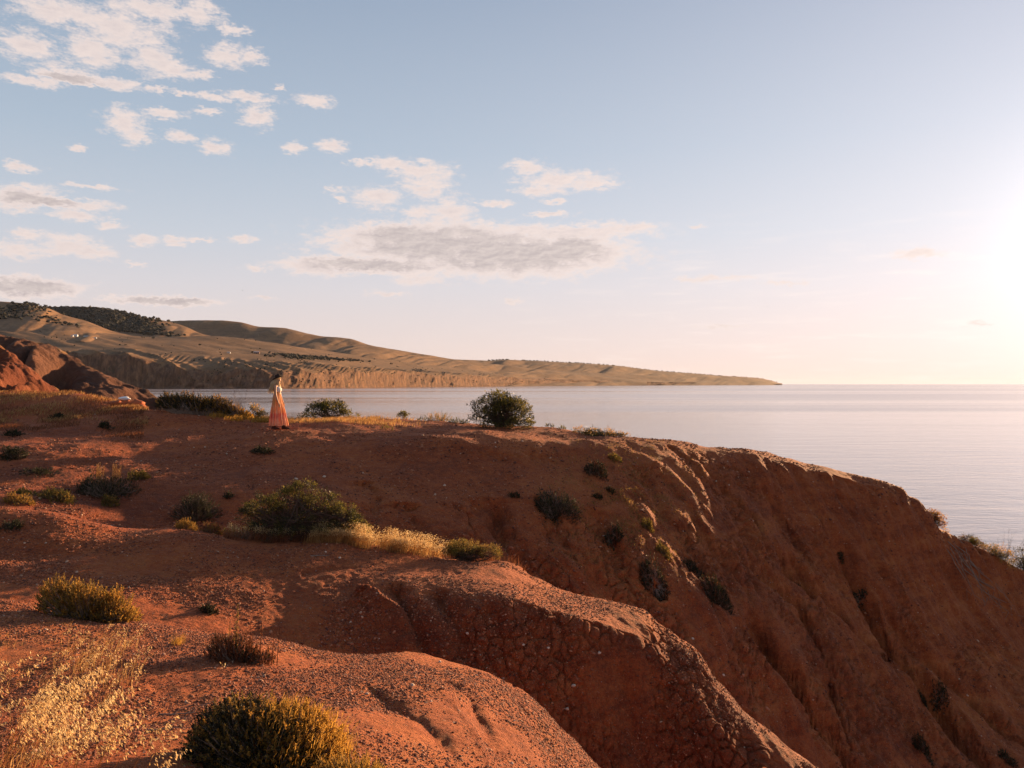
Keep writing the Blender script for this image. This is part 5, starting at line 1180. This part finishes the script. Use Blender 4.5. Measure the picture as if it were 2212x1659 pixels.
def shed(which, x, y, L_, W_, H_, label, wall, rz=.15):
    p = far_pt(which, x, y, 3.0, 5.2); r = empty('farm_shed', (p[0], p[1], p[2]-1), rz); tag(r, label, 'building')
    l, w2, e = L_/2, W_/2, H_; b = Buf()
    v = [(-l,-w2,0),(l,-w2,0),(l,w2,0),(-l,w2,0),(-l,-w2,e),(l,-w2,e),(l,w2,e),(-l,w2,e)]
    b.mesh(v, [(0,1,5,4),(1,2,6,5),(2,3,7,6),(3,0,4,7)]); g = e+W_*.22
    b.mesh([(-l,-w2,e),(-l,w2,e),(-l,0,g),(l,-w2,e),(l,w2,e),(l,0,g)], [(0,2,1),(3,4,5)]); b.build('wall', wall, r)
    b = Buf(); o_ = .8; b.mesh([(-l-o_,-w2-o_,e-.2),(l+o_,-w2-o_,e-.2),(l+o_,0,g+.3),(-l-o_,0,g+.3),(-l-o_,w2+o_,e-.2),(l+o_,w2+o_,e-.2)], [(0,1,2,3),(3,2,5,4)]); b.build('roof', M_ROOFG, r)
    b = Buf(); b.mesh([(-2,-w2-.15,0),(2,-w2-.15,0),(2,-w2-.15,e*.7),(-2,-w2-.15,e*.7)], [(0,1,2,3)]); b.build('door', M_BRICKW if wall is M_WALLW else M_GLASS, r)
    for k in (-.6, .6): b = Buf(); b.mesh([(k*l-1.5,-w2-.15,e*.4),(k*l+1.5,-w2-.15,e*.4),(k*l+1.5,-w2-.15,e*.75),(k*l-1.5,-w2-.15,e*.75)], [(0,1,2,3)]); b.build('window', M_GLASS, r)
shed('coast', 156, 727, 12, 8, 8, 'tiny white hut left of the two long farm sheds', M_WALLW)
shed('coast', 163, 727, 26, 14, 11, 'left long white farm shed on the plain', M_WALLW); shed('coast', 187, 729, 30, 14, 9, 'right long white farm shed on the plain', M_WALLW); shed('coast', 205, 731, 26, 10, 4, 'low white outbuilding right of the two farm sheds', M_WALLW)
shed('coast', 555, 764, 34, 16, 11, 'brown building at the left end of the tree belt', M_BRICKW); shed('coast', 494, 763, 18, 10, 6, 'small white cottage left of the brown building', M_WALLW)
p = far_pt('coast', 107.5, 718, 3.0, 5.2); r = empty('power_pole', tuple(p)); tag(r, 'lone power pole on the plain left of the farm sheds', 'pole')
b = Buf(); b.tube([(0, 0, -1), (0, 0, 26)], [1.0, .8], 6); b.build('post', M_BARK, r); b = Buf(); b.tube([(-4, 0, 24), (4, 0, 24)], [.5, .5], 4); b.build('crossarm', M_BARK, r)

# pale dry roots trailing over the right crest
b = Buf(); rng = np.random.RandomState(12)
for k in range(11):
    x_, y_ = 2040+rng.rand()*45, 1150+rng.rand()*50; pts = []
    for q in range(9):
        t_ = q/8*(.5+.5*rng.rand() if q == 8 else 1); pp = on_land(x_+t_*(95+40*rng.rand())*(.5+k/11), y_+t_*(130+k*3), L3-1.6, CR); pts.append(pp+[0, 0, .025])
    b.tube(pts, np.linspace(.016, .006, 9), 4)
tag(b.build('dry_roots', M_TWIG), 'pale dry roots trailing down over the steep right crest', 'roots')

# pale dirt road across the far plain
b = Buf(); rp = [far_pt('coast', x, y, 3.0, 4.9) for x, y in ((600, 763), (640, 765), (680, 767.5), (730, 770), (780, 773), (830, 776), (870, 778), (905, 781))]
pts = np.array([q+[0, 0, 2.5] for q in rp]); L_ = pts+[0, -7, 0]; R_ = pts+[0, 7, 0]
b.quads(np.array([[L_[i], L_[i+1], R_[i+1], R_[i]] for i in range(len(pts)-1)]))
tag(b.build('dirt_road', plain('pale_dirt', (.42, .30, .20), .9)), kind='structure')
